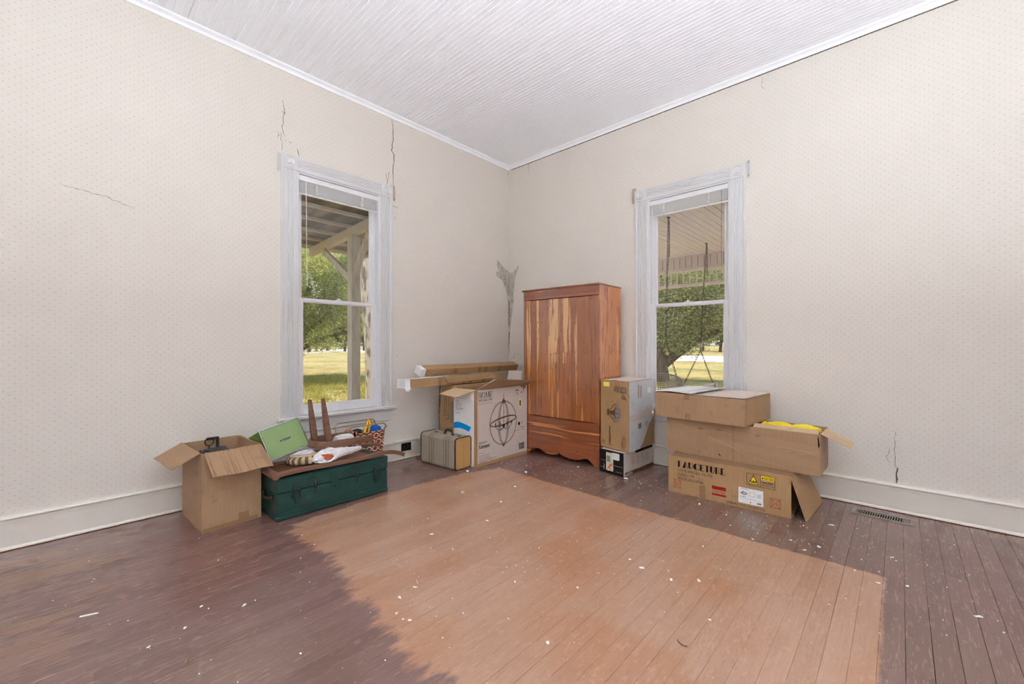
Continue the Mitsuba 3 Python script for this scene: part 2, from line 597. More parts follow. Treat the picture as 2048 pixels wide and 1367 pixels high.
paint('brass', 172, 148, 104, 0.25, metal=0.9)
paint('chrome', 214, 214, 218, 0.16, metal=1.0)
paint('lime_enamel', 124, 152, 96, 0.22, 0.6, coat=0.6)
paint('lime_side', 92, 124, 44, 0.3)
paint('dark_leather', 46, 34, 28, 0.5)
paint('tan_leather', 176, 138, 86, 0.5)
paint('rust_metal', 74, 60, 48, 0.6)
paint('bag_plastic', 236, 236, 240, 0.3, 0.6)
paint('tape_sheen', 186, 160, 134, 0.12)
paint('film_plastic', 206, 208, 220, 0.12, 0.7)
paint('terracotta', 176, 90, 58, 0.5)
paint('cane', 104, 70, 50, 0.5)
paint('pale_cloth', 206, 206, 204, 0.8)
matte('beige_weave', 176, 160, 136)
matte('brown_weave', 96, 78, 58)
matte('tan_weave', 196, 172, 132)
paint('toy_yellow', 232, 190, 28, 0.35)
paint('toy_red', 200, 34, 32, 0.35)
paint('toy_blue', 14, 86, 172, 0.8)
paint('toy_orange', 232, 96, 26, 0.4)
matte('plaster_crumb', 238, 236, 230)
matte('tan_chip', 172, 126, 76)
matte('porch_paint', 222, 215, 222)
matte('porch_groove', 160, 142, 138)
matte('wicker_grey', 150, 144, 132)
matte('purlin_wood', 200, 188, 178)
matte('grass_blade', 118, 146, 50)
scene['leaf'] = {'type': 'principledthin', 'base_color': {'type': 'mesh_attribute', 'name': 'vertex_color'}, 'roughness': 0.5, 'spec_trans': 0.0, 'diff_trans': 1.15, 'eta': 1.4}
scene['window_glass'] = {'type': 'thindielectric', 'int_ior': 1.5}

# ================================================================= the room
H = 3.716
RX, RY = 5.9, 5.6


def wall_with_hole(axis, span, holes, inner, outer, z0=-0.5, z1=H + 0.3):
    """a solid wall; axis 'x': the wall lies along x, between y = inner and y = outer"""
    poly = sbox(span[0], z0, span[1], z1)
    for h in holes:
        poly = poly.difference(sbox(*h))
    m = ext(poly, abs(outer - inner))
    v = m.vertices.copy()
    lo = min(inner, outer)
    m.vertices = np.stack([v[:, 0], v[:, 2] + lo, v[:, 1]], 1) if axis == 'x' else np.stack([v[:, 2] + lo, v[:, 0], v[:, 1]], 1)
    m.fix_normals()
    return m


LW = (1.969, 2.805, 0.60, 2.817)      # left window opening: x0, x1, z0, z1
RW = (2.022, 2.842, 0.60, 2.790)      # right window opening: y0, y1, z0, z1
WT = 0.17
wall_left = struct('wall_left', wall_with_hole('x', (-WT, RX + WT), [(LW[0], LW[2], LW[1], LW[3])], 0.0, -WT), 'wallpaper')
wall_right = struct('wall_right', wall_with_hole('y', (0.0, RY + WT), [(RW[0], RW[2], RW[1], RW[3])], 0.0, -WT), 'wallpaper')
# the two walls behind the camera, each with an unseen window opening added for its daylight
BACK = [(1.6, 0.60, 2.5, 2.85)]
struct('wall_back', wall_with_hole('y', (0.0, RY + WT), BACK, RX, RX + WT), 'wallpaper')
SIDE = [(1.7, 0.60, 2.6, 2.85)]
struct('wall_side', wall_with_hole('x', (0.0, RX), SIDE, RY, RY + WT), 'wallpaper')

# ceiling: bead-board panels 1.219 x 2.44 with grooves
ceiling = struct('ceiling', bx(-WT, RX + WT, -WT, RY + WT, H + 0.008, H + 0.3), 'ceiling_paint')
xs = [0.0, 1.169, 2.375, 3.607, 4.826, RX]
ys = [0.0, 2.444, 4.884, RY]


def bead_panel(x0, x1, y0, y1):
    pr = []
    x = x0 + 0.0018
    g = 0.0406
    pr.append((x, 0))
    k = math.ceil((x + 0.006) / g)
    while k * g < x1 - 0.01:
        c = k * g
        pr += [(c - 0.0035, 0), (c - 0.001, 0.0032), (c + 0.001, 0.0032), (c + 0.0035, 0)]
        k += 1
    pr.append((x1 - 0.0018, 0))
    pr += [(x1 - 0.0018, 0.0075), (x, 0.0075)]
    m = ext(Polygon(pr), y1 - y0 - 0.002)
    v = m.vertices
    m.vertices = np.stack([v[:, 0], v[:, 2] + y0 + 0.001, H + v[:, 1]], 1)
    m.fix_normals()
    return m


for i in range(len(xs) - 1):
    for j in range(len(ys) - 1):
        obj('panel', bead_panel(xs[i], xs[i + 1], ys[j], ys[j + 1]), 'ceiling_paint', ceiling)

# crown trim where wall meets ceiling
crown = np.array([(0, 0), (0.012, 0), (0.016, 0.010), (0.018, 0.022), (0.030, 0.030), (0.044, 0.034), (0.046, 0.05), (0, 0.05)])


def run(profile, axis, a, b, z, flip=False):
    """profile (out from the wall, up) run along the left wall ('x') or the right wall ('y') from a to b"""
    m = ext(Polygon(profile), b - a)
    v = m.vertices
    m.vertices = np.stack([v[:, 2] + a, v[:, 0], v[:, 1] + z], 1) if axis == 'x' else np.stack([v[:, 0], v[:, 2] + a, v[:, 1] + z], 1)
    m.fix_normals()
    return m


struct('trim_1', run(crown, 'x', 0.0, RX, H - 0.049), 'ceiling_paint', 30)
struct('trim_2', run(crown, 'y', 0.044, RY, H - 0.049), 'ceiling_paint', 30)
# dark open joint under the right-hand crown
obj('open_joint', bx(0.0, 0.006, 0.05, RY, H - 0.0535, H - 0.0485), 'crack', 'trim_2')

# skirting: tall board with a rounded cap and a shoe bead
skirt = np.array([(0, 0), (0.026, 0), (0.026, 0.012), (0.022, 0.020), (0.020, 0.022), (0.020, 0.150), (0.022, 0.163), (0.024, 0.178), (0.020, 0.181), (0.026, 0.184), (0.031, 0.192), (0.030, 0.201), (0.024, 0.208), (0.012, 0.211), (0, 0.211)])
base_left = struct('baseboard_left', run(skirt, 'x', 0.0, RX, 0.001), 'skirting_paint', 35)
base_right = struct('baseboard_right', run(skirt, 'y', 0.026, RY, 0.001), 'skirting_paint', 35)


def ragged(axis, a, b, off, seed):
    """chipped paint and dirt along the foot of a skirting board: an uneven thin strip lying on the floor"""
    r = np.random.default_rng(seed)
    s = np.arange(a, b, 0.012)
    w = 0.004 + 0.016 * meshkit.fbm(np.stack([s * 22, s * 0, s * 0], 1), 3, seed) * r.uniform(0.5, 1.2, len(s))
    pts = np.vstack([np.stack([s, np.full(len(s), off)], 1), np.stack([s, off + w], 1)[::-1]])
    m = ext(Polygon(pts).buffer(0), 0.003)
    v = m.vertices
    m.vertices = np.stack([v[:, 0], v[:, 1], v[:, 2] + 0.0008], 1) if axis == 'x' else np.stack([v[:, 1], v[:, 0], v[:, 2] + 0.0008], 1)
    m.fix_normals()
    return m


obj('dirt_edge', ragged('x', 0.6, RX, 0.0255, 3), 'dark_brown_print', base_left, label='dark ragged line of dirt along the skirting foot')
obj('dirt_edge', ragged('y', 0.6, RY, 0.0255, 5), 'dark_brown_print', base_right, label='dark ragged line of dirt along the skirting foot')

# floor: boards running along x, each one its own piece
floor = struct('floor', mv(ext(sbox(-WT, -WT, RX + WT, RY + WT).difference(sbox(0.160, 3.785, 0.243, 4.026)), 0.4795), 0, 0, -0.5), 'sub_floor')
PW = 0.0822
row = 0
y = 0.0
while y < RY - 0.01:
    y1 = min(y + PW, RY)
    cuts = [0.0] + sorted(((row * 0.737 + 0.35) % 1.0 * 1.5 + 1.1, )) + ([] if row % 2 else [4.35 + (row * 0.37 % 1.0) * 0.6]) + [RX]
    if 46 <= row <= 48:          # the boards stop at the floor register's duct
        cuts = [0.0, 0.160] + [0.243] + cuts[1:]
    for a, b in zip(cuts[:-1], cuts[1:]):
        if a == 0.160:
            continue
        gap = 0.0003 if rng.random() < 0.75 else 0.0009
        m = bx(a + 0.0005, b - 0.0005, y + gap, y1 - gap, -0.02, 0.0, 0.0007)
        v = m.vertices.copy()
        tilt = rng.normal(0, 0.0035)
        top = v[:, 2] > -0.01
        v[top, 2] += np.clip(tilt * (v[top, 1] - (y + y1) / 2), -0.0004, 0.0004)
        m.vertices = v
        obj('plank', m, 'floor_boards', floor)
    y = y1
    row += 1

# added fill light: a glowing bowl hung unseen behind the camera
cl_ = thing('ceiling_lamp', 'added unseen fill light in a white bowl hung behind the camera', 'lamp')
bowl_ = lathe([(0.0, -0.17), (0.10, -0.16), (0.20, -0.11), (0.27, -0.03), (0.29, 0.05), (0.27, 0.09), (0.0, 0.10)], 32)
bowl_.fix_normals()
k = obj('shade', mv(bowl_, *FILL_LAMP_POS), 'white_plastic', cl_, True)
scene[k]['emitter'] = {'type': 'area', 'radiance': {'type': 'rgb', 'value': [FILL_LAMP * q for q in FILL_TINT]}}
obj('stem', tube([(FILL_LAMP_POS[0], FILL_LAMP_POS[1], FILL_LAMP_POS[2] + 0.105), (FILL_LAMP_POS[0], FILL_LAMP_POS[1], H - 0.001)], 0.012, 8), 'brass', cl_, 40)

# added uplight behind the camera, standing in for flash bounced off the ceiling
up_ = thing('floor_uplighter', 'added unseen fill uplight behind the camera standing in for bounced flash', 'lamp')
obj('pole', tube([(FILL_UPLIGHT_POS[0], FILL_UPLIGHT_POS[1], 0.02), (FILL_UPLIGHT_POS[0], FILL_UPLIGHT_POS[1], FILL_UPLIGHT_POS[2] - 0.10)], 0.014, 8), 'black_metal', up_, 40)
obj('base', mv(lathe([(0, 0.025), (0.05, 0.024), (0.15, 0.008), (0.15, 0), (0, 0)], 24), FILL_UPLIGHT_POS[0], FILL_UPLIGHT_POS[1], 0.001), 'black_metal', up_, 40)
obj('bowl', mv(lathe([(0.0, -0.10), (0.06, -0.095), (0.15, -0.04), (0.19, 0.03), (0.187, 0.03), (0.147, -0.035), (0.06, -0.085), (0.0, -0.09)], 32), *FILL_UPLIGHT_POS), 'blind_white', up_, 40)
dsk = trimesh.creation.cylinder(radius=0.145, height=0.01, sections=32)
k = obj('light_disc', mv(dsk, FILL_UPLIGHT_POS[0], FILL_UPLIGHT_POS[1], FILL_UPLIGHT_POS[2] - 0.018), 'white_plastic', up_)
scene[k]['emitter'] = {'type': 'area', 'radiance': {'type': 'rgb', 'value': [FILL_UPLIGHT * q for q in FILL_TINT]}}

# ---------------------------------------------------------------- wall damage


def wall_strip(pts, w, wall, seed, mat='crack'):
    """a crack: a thin tapering crooked ribbon standing 1 mm off the wall. pts: (along, z)"""
    r = np.random.default_rng(seed)
    P = [np.array(pts[0], float)]
    for a, b in zip(pts[:-1], pts[1:]):
        a, b = np.array(a, float), np.array(b, float)
        k = max(2, int(np.linalg.norm(b - a) / 0.02))
        for i in range(1, k + 1):
            q = a + (b - a) * i / k
            if i < k:
                q = q + r.normal(0, 0.0035, 2)
            P.append(q)
    P = np.array(P)
    ww = 0.8 * w * (0.25 + 0.75 * np.sin(np.linspace(0.25, np.pi - 0.15, len(P)))) * r.uniform(0.6, 1.3, len(P))
    t = np.gradient(P, axis=0)
    nrm = np.stack([-t[:, 1], t[:, 0]], 1)
    nrm /= np.linalg.norm(nrm, axis=1, keepdims=True)
    poly = Polygon(np.vstack([P + nrm * ww[:, None] / 2, (P - nrm * ww[:, None] / 2)[::-1]])).buffer(0)
    m = ext(poly, 0.0022)
    v = m.vertices
    m.vertices = np.stack([v[:, 0], v[:, 2], v[:, 1]], 1) if wall == wall_left else np.stack([v[:, 2], v[:, 0], v[:, 1]], 1)
    m.fix_normals()
    obj('crack', m, mat, wall)


CR = [([(2.925, 3.405), (2.906, 3.305), (2.918, 3.27), (2.915, 3.21), (2.93, 3.18), (2.905, 3.10)], 0.005), ([(2.925, 3.31), (2.912, 3.285), (2.895, 3.31)], 0.004),
      ([(2.96, 3.115), (2.95, 3.09), (2.965, 3.06)], 0.004), ([(2.93, 3.12), (2.94, 3.06), (2.925, 3.02), (2.93, 2.96)], 0.003), ([(2.90, 3.07), (2.89, 3.05)], 0.003),
      ([(2.80, 3.02), (2.79, 2.985), (2.782, 2.955)], 0.006), ([(2.87, 3.06), (2.85, 3.05)], 0.003),
      ([(1.839, 3.665), (1.83, 3.62), (1.822, 3.545), (1.818, 3.45), (1.832, 3.345), (1.842, 3.33), (1.808, 3.295), (1.815, 3.2), (1.825, 3.124), (1.82, 3.05), (1.815, 2.954)], 0.009),
      ([(1.905, 3.06), (1.90, 3.01), (1.885, 2.98), (1.90, 2.945), (1.91, 2.93)], 0.005), ([(1.87, 3.09), (1.872, 3.03), (1.89, 2.99)], 0.004),
      ([(1.84, 2.745), (1.81, 2.742), (1.775, 2.73), (1.755, 2.76)], 0.004), ([(1.81, 2.60), (1.79, 2.63)], 0.004),
      ([(4.26, 2.29), (4.05, 2.27), (3.9, 2.22)], 0.002), ([(1.775, 1.12), (1.76, 1.14)], 0.003)]
for i, (pts, w) in enumerate(CR):
    wall_strip(pts, w, wall_left, 40 + i)
CRR = [([(3.985, 0.60), (3.98, 0.45), (3.99, 0.33), (3.985, 0.212)], 0.003), ([(3.998, 0.33), (3.99, 0.27), (3.99, 0.213)], 0.014), ([(3.94, 0.47), (3.95, 0.44), (3.93, 0.40), (3.955, 0.36)], 0.003),
       ([(0.36, 3.66), (0.36, 3.6), (0.38, 3.52)], 0.0025), ([(3.10, 3.66), (3.11, 3.61), (3.10, 3.55), (3.12, 3.53)], 0.002)]
for i, (pts, w) in enumerate(CRR):
    wall_strip(pts, w, wall_right, 80 + i)
# the corner joint of the papers, split open
wall_strip([(0.012, 3.65), (0.013, 3.6)], 0.008, wall_left, 99)


def patch(poly, wall, mat, th, seed):
    p = np.array(Polygon(poly).segmentize(0.012).exterior.coords)
    r = np.random.default_rng(seed)
    p = p + r.normal(0, 0.0028, p.shape)
    p[:, 0] = np.maximum(p[:, 0], 0.0012)
    m = ext(Polygon(p).buffer(0), th)
    v = m.vertices
    m.vertices = np.stack([v[:, 0], v[:, 2], v[:, 1]], 1) if wall == wall_left else np.stack([v[:, 2], v[:, 0], v[:, 1]], 1)
    m.fix_normals()
    return m


# torn paper at the corner, bare plaster behind it
obj('torn_patch', patch([(0.0, 2.25), (0.03, 2.27), (0.10, 2.31), (0.225, 2.40), (0.235, 2.31), (0.19, 2.25), (0.245, 2.23), (0.235, 2.17), (0.13, 2.13), (0.05, 1.99), (0.02, 1.90), (0.012, 1.6), (0.0, 1.45)], wall_left, 'bare_plaster', 0.0015, 1), 'bare_plaster', wall_left,
    label='grey bare plaster where the corner paper is torn')
obj('torn_patch', patch([(0.0, 2.25), (0.085, 2.245), (0.10, 2.27), (0.20, 2.34), (0.13, 2.20), (0.11, 2.10), (0.10, 2.0), (0.085, 1.93), (0.10, 1.88), (0.07, 1.7), (0.04, 1.55), (0.02, 1.3), (0.0, 1.2)], wall_right, 'bare_plaster', 0.0015, 2), 'bare_plaster', wall_right,
    label='grey bare plaster where the corner paper is torn')
wall_strip([(0.008, 2.26), (0.01, 2.1), (0.008, 1.9), (0.012, 1.7), (0.009, 1.5), (0.012, 1.3), (0.008, 1.1), (0.01, 1.0)], 0.011, wall_right, 105)
wall_strip([(0.02, 2.28), (0.05, 2.262)], 0.008, wall_left, 106)
# curled strips of paper hanging at the corner edge
for i, (z0, z1, w) in enumerate([(1.86, 1.93, 0.022), (1.42, 1.5, 0.014), (1.04, 1.12, 0.024)]):
    P = np.array([[0.004, 0.004 + w * 0.15 * math.sin(k), z0 + (z1 - z0) * k / 6] for k in range(7)])
    m = sweep(np.array([(-0.0006, 0), (0.0006, 0), (0.004, w), (0.0028, w)]), P, up=(0.3, 1, 0))
    obj('paper_curl', m, 'wallpaper', wall_right)
# a water ring stain near the corner above the cartons
for rr in (0.066,):
    ring = Point(0.155, 1.07).buffer(rr).difference(Point(0.155, 1.07).buffer(rr - 0.006)).intersection(sbox(0.05, 1.05, 0.4, 1.4))
    obj('water_stain', tf(ext(ring, 0.0008), frame((0, 0, 0), (0, 1, 0), (0, 0, 1), (1, 0, 0))), 'dirty_paint', wall_right)

# ---------------------------------------------------------------- windows
CAS = 0.134


def casing_profile(w):
    pts = [(0, 0), (0, 0.017)]
    for c in (0.30, 0.45, 0.60):
        pts += [(w * c - 0.007, 0.017), (w * c - 0.0035, 0.0095), (w * c + 0.0035, 0.0095), (w * c + 0.007, 0.017)]
    pts += [(w * 0.80, 0.017), (w * 0.85, 0.022), (w, 0.022), (w, 0)]
    return Polygon(pts)


def window(key, M, ow, z0, z1, sash_lift):
    """A double-hung window; in the local frame x runs along the wall (opening from 0 to ow), y is up, z is out of the wall into the room."""
    W = struct(key)
    zt = z1
    for side in (0, 1):
        m = ext(casing_profile(CAS), zt - z0)                    # x: across, y: out, z: up
        v = m.vertices
        x = -v[:, 0] if side == 0 else ow + v[:, 0]
        m.vertices = np.stack([x, v[:, 2] + z0, v[:, 1]], 1)
        m.fix_normals()
        obj('casing', tf(m, M), 'trim_paint', W, 30)
    m = ext(casing_profile(0.118), ow)
    v = m.vertices
    m.vertices = np.stack([v[:, 2], v[:, 0] + zt, v[:, 1]], 1)
    m.fix_normals()
    obj('head_casing', tf(m, M), 'trim_paint', W, 30)
    for x in (-CAS, ow):
        cb = obj('corner_block', tf(bx(x + 0.0008, x + CAS - 0.0008, zt, zt + 0.122, 0, 0.024, 0.0015), M), 'trim_paint', W)
        ros = lathe([(0, 0.009), (0.008, 0.0085), (0.016, 0.003), (0.020, 0.001), (0.026, 0.006), (0.031, 0.001), (0.036, 0.001), (0.042, 0.005), (0.047, 0.0)], 28)
        obj('rosette', tf(mv(ros, x + CAS / 2, zt + 0.061, 0.024), M), 'trim_paint', cb, 40)
    # stool with horns, apron
    st = cat([bx(-CAS - 0.03, ow + CAS + 0.03, z0 - 0.028, z0, 0.0, 0.052, 0.007), bx(0.001, ow - 0.001, z0 - 0.028, z0, -0.06, 0.01)])
    obj('stool', tf(st, M), 'trim_paint', W, 30)
    ap = Polygon([(0, 0), (0.016, 0), (0.019, 0.006), (0.016, 0.012), (0.016, 0.02), (0.016, 0.118), (0, 0.118)])
    m = ext(ap, ow + 2 * CAS - 0.02)
    v = m.vertices
    m.vertices = np.stack([v[:, 2] - CAS + 0.01, v[:, 1] + z0 - 0.147, v[:, 0]], 1)
    m.fix_normals()
    obj('apron', tf(m, M), 'trim_paint', W, 30)
    # jamb liners with stop beads
    for x0, x1, s in ((0, 0.012, 1), (ow - 0.012, ow, -1)):
        obj('jamb', tf(bx(x0, x1, z0, zt, -WT, 0.0), M), 'sash_paint', W)
        xx = x1 if s == 1 else x0
        obj('stop_bead', tf(bx(min(xx, xx + s * 0.011), max(xx, xx + s * 0.011), z0, zt, -0.042, -0.003, 0.003), M), 'sash_paint', W)
    obj('head_jamb', tf(bx(0, ow, zt - 0.012, zt, -WT, 0.0), M), 'sash_paint', W)
    obj('sill', tf(bx(-0.03, ow + 0.03, z0 - 0.05, z0 + 0.002, -WT - 0.06, -0.06, 0.004), M), 'sash_paint', W)
    zm = 1.655
    a, b = 0.0135, ow - 0.0135

    def sash(za, zb, d0, d1, rail_b, rail_t, st_w, label):
        f = [bx(a, a + st_w, za, zb, d0, d1, 0.003), bx(b - st_w, b, za, zb, d0, d1, 0.003),
             bx(a + st_w, b - st_w, za, za + rail_b, d0, d1, 0.003), bx(a + st_w, b - st_w, zb - rail_t, zb, d0, d1, 0.003)]
        s = obj('sash', tf(cat(f), M), 'sash_paint', W, label=label)
        dm = (d0 + d1) / 2
        # putty beads
        bd = [bx(a + st_w, a + st_w + 0.006, za + rail_b, zb - rail_t, dm, d1 - 0.006), bx(b - st_w - 0.006, b - st_w, za + rail_b, zb - rail_t, dm, d1 - 0.006),
              bx(a + st_w, b - st_w, za + rail_b, za + rail_b + 0.006, dm, d1 - 0.006), bx(a + st_w, b - st_w, zb - rail_t - 0.006, zb - rail_t, dm, d1 - 0.006)]
        obj('glazing_bead', tf(cat(bd), M), 'sash_paint', s)
        pane = trimesh.Trimesh([(a + st_w - .004, za + rail_b - .004, dm), (b - st_w + .004, za + rail_b - .004, dm), (b - st_w + .004, zb - rail_t + .004, dm), (a + st_w - .004, zb - rail_t + .004, dm)], [[0, 1, 2], [0, 2, 3]], process=False)
        obj('pane', tf(pane, M), 'window_glass', s)
        return s
    lo = sash(z0 + sash_lift, zm + 0.028, -0.080, -0.044, 0.085, 0.034, 0.058, 'lower sash')
    up = sash(zm - 0.005, zt - 0.012, -0.122, -0.086, 0.030, 0.05, 0.058, 'upper sash')
    lk = cat([bx(ow / 2 - 0.03, ow / 2 + 0.03, zm + 0.028, zm + 0.034, -0.072, -0.05, 0.002), mv(lathe([(0, 0.018), (0.012, 0.016), (0.016, 0.0), (0, 0)], 14), 0, 0, 0).apply_transform(frame((ow / 2, zm + 0.033, -0.061), (1, 0, 0), (0, 0, -1), (0, 1, 0)))])
    obj('sash_lock', tf(lk, M), 'white_plastic', lo)
    return W


# local x to the viewer's right in both: left wall -> -x, right wall -> +y
ML = frame((LW[1], 0, 0), (-1, 0, 0), (0, 0, 1), (0, 1, 0))
MR = frame((0, RW[0], 0), (0, 1, 0), (0, 0, 1), (1, 0, 0))
window('window_1', ML, LW[1] - LW[0], LW[2], LW[3], 0.003)
window('window_2', MR, RW[1] - RW[0], RW[2], RW[3], 0.03)
labels['window_1']['label'] = 'white double-hung window in the left wall above the green trunk'
labels['window_2']['label'] = 'white double-hung window in the right wall beside the wardrobe'


def blind(M, ow, zt, label, wand_x, wand_len, cords, cord_mat='white_plastic'):
    B = thing('mini_blind', label, 'blind')
    a, b = 0.024, ow - 0.024
    obj('head_rail', tf(bx(a, b, zt - 0.066, zt - 0.018, -0.040, -0.006, 0.003), M), 'blind_white', B)
    z = zt - 0.078
    for i in range(9):
        z1 = z - i * 0.0110
        P = [(a + 0.004, z1 - 0.003 - 0.001 * (i % 3), -0.037), (b - 0.004, z1 - 0.001 * ((i + 1) % 3), -0.037), (b - 0.004, z1 + 0.0025, -0.023), (a + 0.004, z1 + 0.002, -0.023), (b - 0.004, z1, -0.009), (a + 0.004, z1 - 0.001, -0.009)]
        V = np.array(P)
        V = np.vstack([V, V + [0, 0.0016, 0]])
        obj('slat', tf(hullpts(V), M), 'blind_white', B)
    zb = z - 9 * 0.0110 - 0.012
    obj('bottom_rail', tf(bx(a + 0.003, b - 0.003, zb, zb + 0.012, -0.037, -0.011, 0.003), M), 'blind_white', B)
    for x in (ow * 0.22, ow * 0.76):
        obj('ladder_bunch', tf(cat([bx(x - 0.011, x + 0.011, zb - 0.002 + k * 0.018, zb + 0.012 + k * 0.018, -0.0085, -0.004 + 0.003 * (k % 2), 0.003) for k in range(7)]), M), 'pale_cloth', B)
    obj('wand', tf(tube([(wand_x, zt - 0.06, -0.004), (wand_x + 0.001, zt - 0.4, 0.0), (wand_x + 0.006, zt - wand_len, 0.002)], 0.0032, 6), M), 'white_plastic', B)
    for cx, c0, c1, off in cords:
        obj('pull_cord', tf(tube([(cx, c0, -0.004), (cx, (c0 + c1) / 2, off), (cx + 0.002, c1, off)], 0.0016, 5), M), cord_mat, B)


blind(ML, LW[1] - LW[0], LW[3], 'white mini blind pulled up in the window over the green trunk', 0.085, 1.02, [(0.745, 2.76, 0.40, 0.058)])
blind(MR, RW[1] - RW[0], RW[3], 'white mini blind pulled up in the window beside the cedar wardrobe', 0.055, 1.05, [(0.74, 2.72, 1.85, 0.0)], 'rust_metal')  # this pull cord is coloured dark to stand for its shadow


def bracket(name_label, M, x, z, lean, mat):
    """old swing-arm curtain bracket: a wall flange and an arm standing out of the wall"""
    B = thing('curtain_bracket', name_label, 'curtain bracket')
    arm = Polygon([(0, -0.012), (0.0, 0.012), (0.012, 0.017), (0.055, 0.010), (0.066, 0.0), (0.055, -0.010), (0.012, -0.017)])
    # flat plate hung upright beside the casing
    pl = Polygon([(0, -0.075), (0.026, -0.085), (0.034, -0.078), (0.034, 0.0), (0.03, 0.075), (0.022, 0.082), (0.0, 0.078)])
    F = M @ frame((x, z, 0.001), (math.sin(lean), 0, math.cos(lean)), (0, 1, 0))
    p = obj('arm', tf(mv(ext(pl, 0.0025), 0, 0, -0.00125), F), mat, B)
    for yy in (-0.06, 0.06):
        obj('screw', tf(mv(lathe([(0, 0.002), (0.004, 0.0012), (0.005, 0)], 10), 0.022, yy, 0.001), F), 'black_metal', p)
    obj('flange', tf(bx(x - 0.016, x + 0.016, z + 0.03, z + 0.085, 0.0, 0.003, 0.001), M), mat, B)


ow = LW[1] - LW[0]
bracket('white curtain bracket at the upper left corner of the left window', ML, -CAS - 0.004, 2.855, -1.0, 'trim_paint')
bracket('grey curtain bracket at the upper right corner of the left window', ML, ow + CAS + 0.003, 2.87, 0.7, 'dirty_paint')
ow = RW[1] - RW[0]
bracket('grey curtain bracket at the upper left corner of the right window', MR, -CAS - 0.003, 2.865, -0.7, 'dirty_paint')
bracket('white curtain bracket at the upper right corner of the right window', MR, ow + CAS + 0.004, 2.85, 1.0, 'trim_paint')

# outlet in the skirting, register in the floor
o = thing('wall_outlet', 'black outlet plate set in the left baseboard beside the striped suitcase', 'outlet')
obj('plate', bx(1.607, 1.731, 0.020, 0.0235, 0.088, 0.178, 0.001), 'black_plastic', o)
for xx in (1.645, 1.693):
    obj('socket', mv(lathe([(0, 0.002), (0.013, 0.002), (0.015, 0)], 16), 0, 0, 0).apply_transform(frame((xx, 0.0235, 0.133), (1, 0, 0), (0, 0, -1), (0, 1, 0))), 'black_metal', o)

g = thing('floor_register', 'brown metal floor register set in the floor by the right baseboard', 'floor vent')
RM = frame((0.112, 3.748, 0.0), (1, 0, 0), (0, 1, 0)) @ rotz(-0.07)
rim = sbox(0, 0, 0.152, 0.345).difference(sbox(0.031, 0.022, 0.121, 0.323))
obj('rim', prism(rim, 0.005, RM), 'register_metal', g)
for i in range(23):
    yy = 0.022 + 0.301 * i / 22
    obj('louver', tf(bx(0.030, 0.122, yy - 0.0028, yy + 0.0028, 0.0008, 0.0046, 0.0006), RM), 'register_metal', g)
DX0, DX1, DY0, DY1 = 0.160, 0.243, 3.785, 4.026
duct = [bx(DX0, DX0 + 0.001, DY0, DY1, -0.30, -0.001), bx(DX1 - 0.001, DX1, DY0, DY1, -0.30, -0.001), bx(DX0, DX1, DY0, DY0 + 0.001, -0.30, -0.001), bx(DX0, DX1, DY1 - 0.001, DY1, -0.30, -0.001), bx(DX0, DX1, DY0, DY1, -0.302, -0.30)]
obj('duct', cat(duct), 'rust_metal', g)

# ================================================================= the things
# ---------------------------------------------------------------- cedar wardrobe
th = math.radians(2.0)
WN = np.array([math.cos(th), math.sin(th), 0])            # out of its front
WX = np.array([-math.sin(th), math.cos(th), 0])           # to the viewer's right along its front
WW, WD, WH = 0.985, 0.478, 1.88
WM = frame(np.array([0.545, 1.768, 0]) - WX * WW, WX, (0, 0, 1), WN)      # x along the front, y up, z out; origin at the front's lower left
w = thing('wardrobe', 'glossy red cedar wardrobe with two doors standing beside the room corner', 'wardrobe')
V, L = 'cedar_upright', 'cedar_level'
obj('side_panel', tf(bx(0.0, 0.02, 0.0, 1.862, -WD, -0.001, 0.002), WM), 'cedar_side', w)
obj('side_panel', tf(bx(WW - 0.02, WW, 0.0, 1.862, -WD, -0.001, 0.002), WM), 'cedar_side', w)
obj('back_panel', tf(bx(0.02, WW - 0.02, 0.06, 1.862, -WD + 0.002, -WD + 0.010), WM), V, w)
obj('floor_panel', tf(bx(0.02, WW - 0.02, 0.20, 0.22, -WD + 0.01, -0.02), WM), L, w)
obj('top_board', tf(bx(-0.022, WW + 0.006, 1.862, 1.880, -WD - 0.004, 0.016, 0.005), WM), L, w)
obj('frieze', tf(bx(0.0, WW, 1.760, 1.862, -0.02, 0.004, 0.002), WM), L, w)
obj('stile', tf(bx(0.0, 0.096, 0.445, 1.758, -0.022, 0.0, 0.002), WM), V, w)
obj('stile', tf(bx(WW - 0.090, WW, 0.445, 1.758, -0.022, 0.0, 0.002), WM), V, w)
mid = WW - 0.486
for a, b, hx in ((0.099, mid - 0.0015, mid - 0.062), (mid + 0.0015, WW - 0.093, mid + 0.075)):
    d = obj('door', tf(bx(a, b, 0.449, 1.755, -0.020, -0.001, 0.003), WM), V, w)
    m = hullpts([(sx * 0.026, sy * 0.062, 0.0) for sx in (-1, 1) for sy in (-1, 1)] + [(sx * 0.024, sy * 0.06, 0.018) for sx in (-1, 1) for sy in (-1, 1)] + [(sx * 0.014, sy * 0.058, 0.028) for sx in (-1, 1) for sy in (-1, 1)])
    obj('handle', tf(mv(m, hx, 1.105, -0.001), WM), V, d, 30)
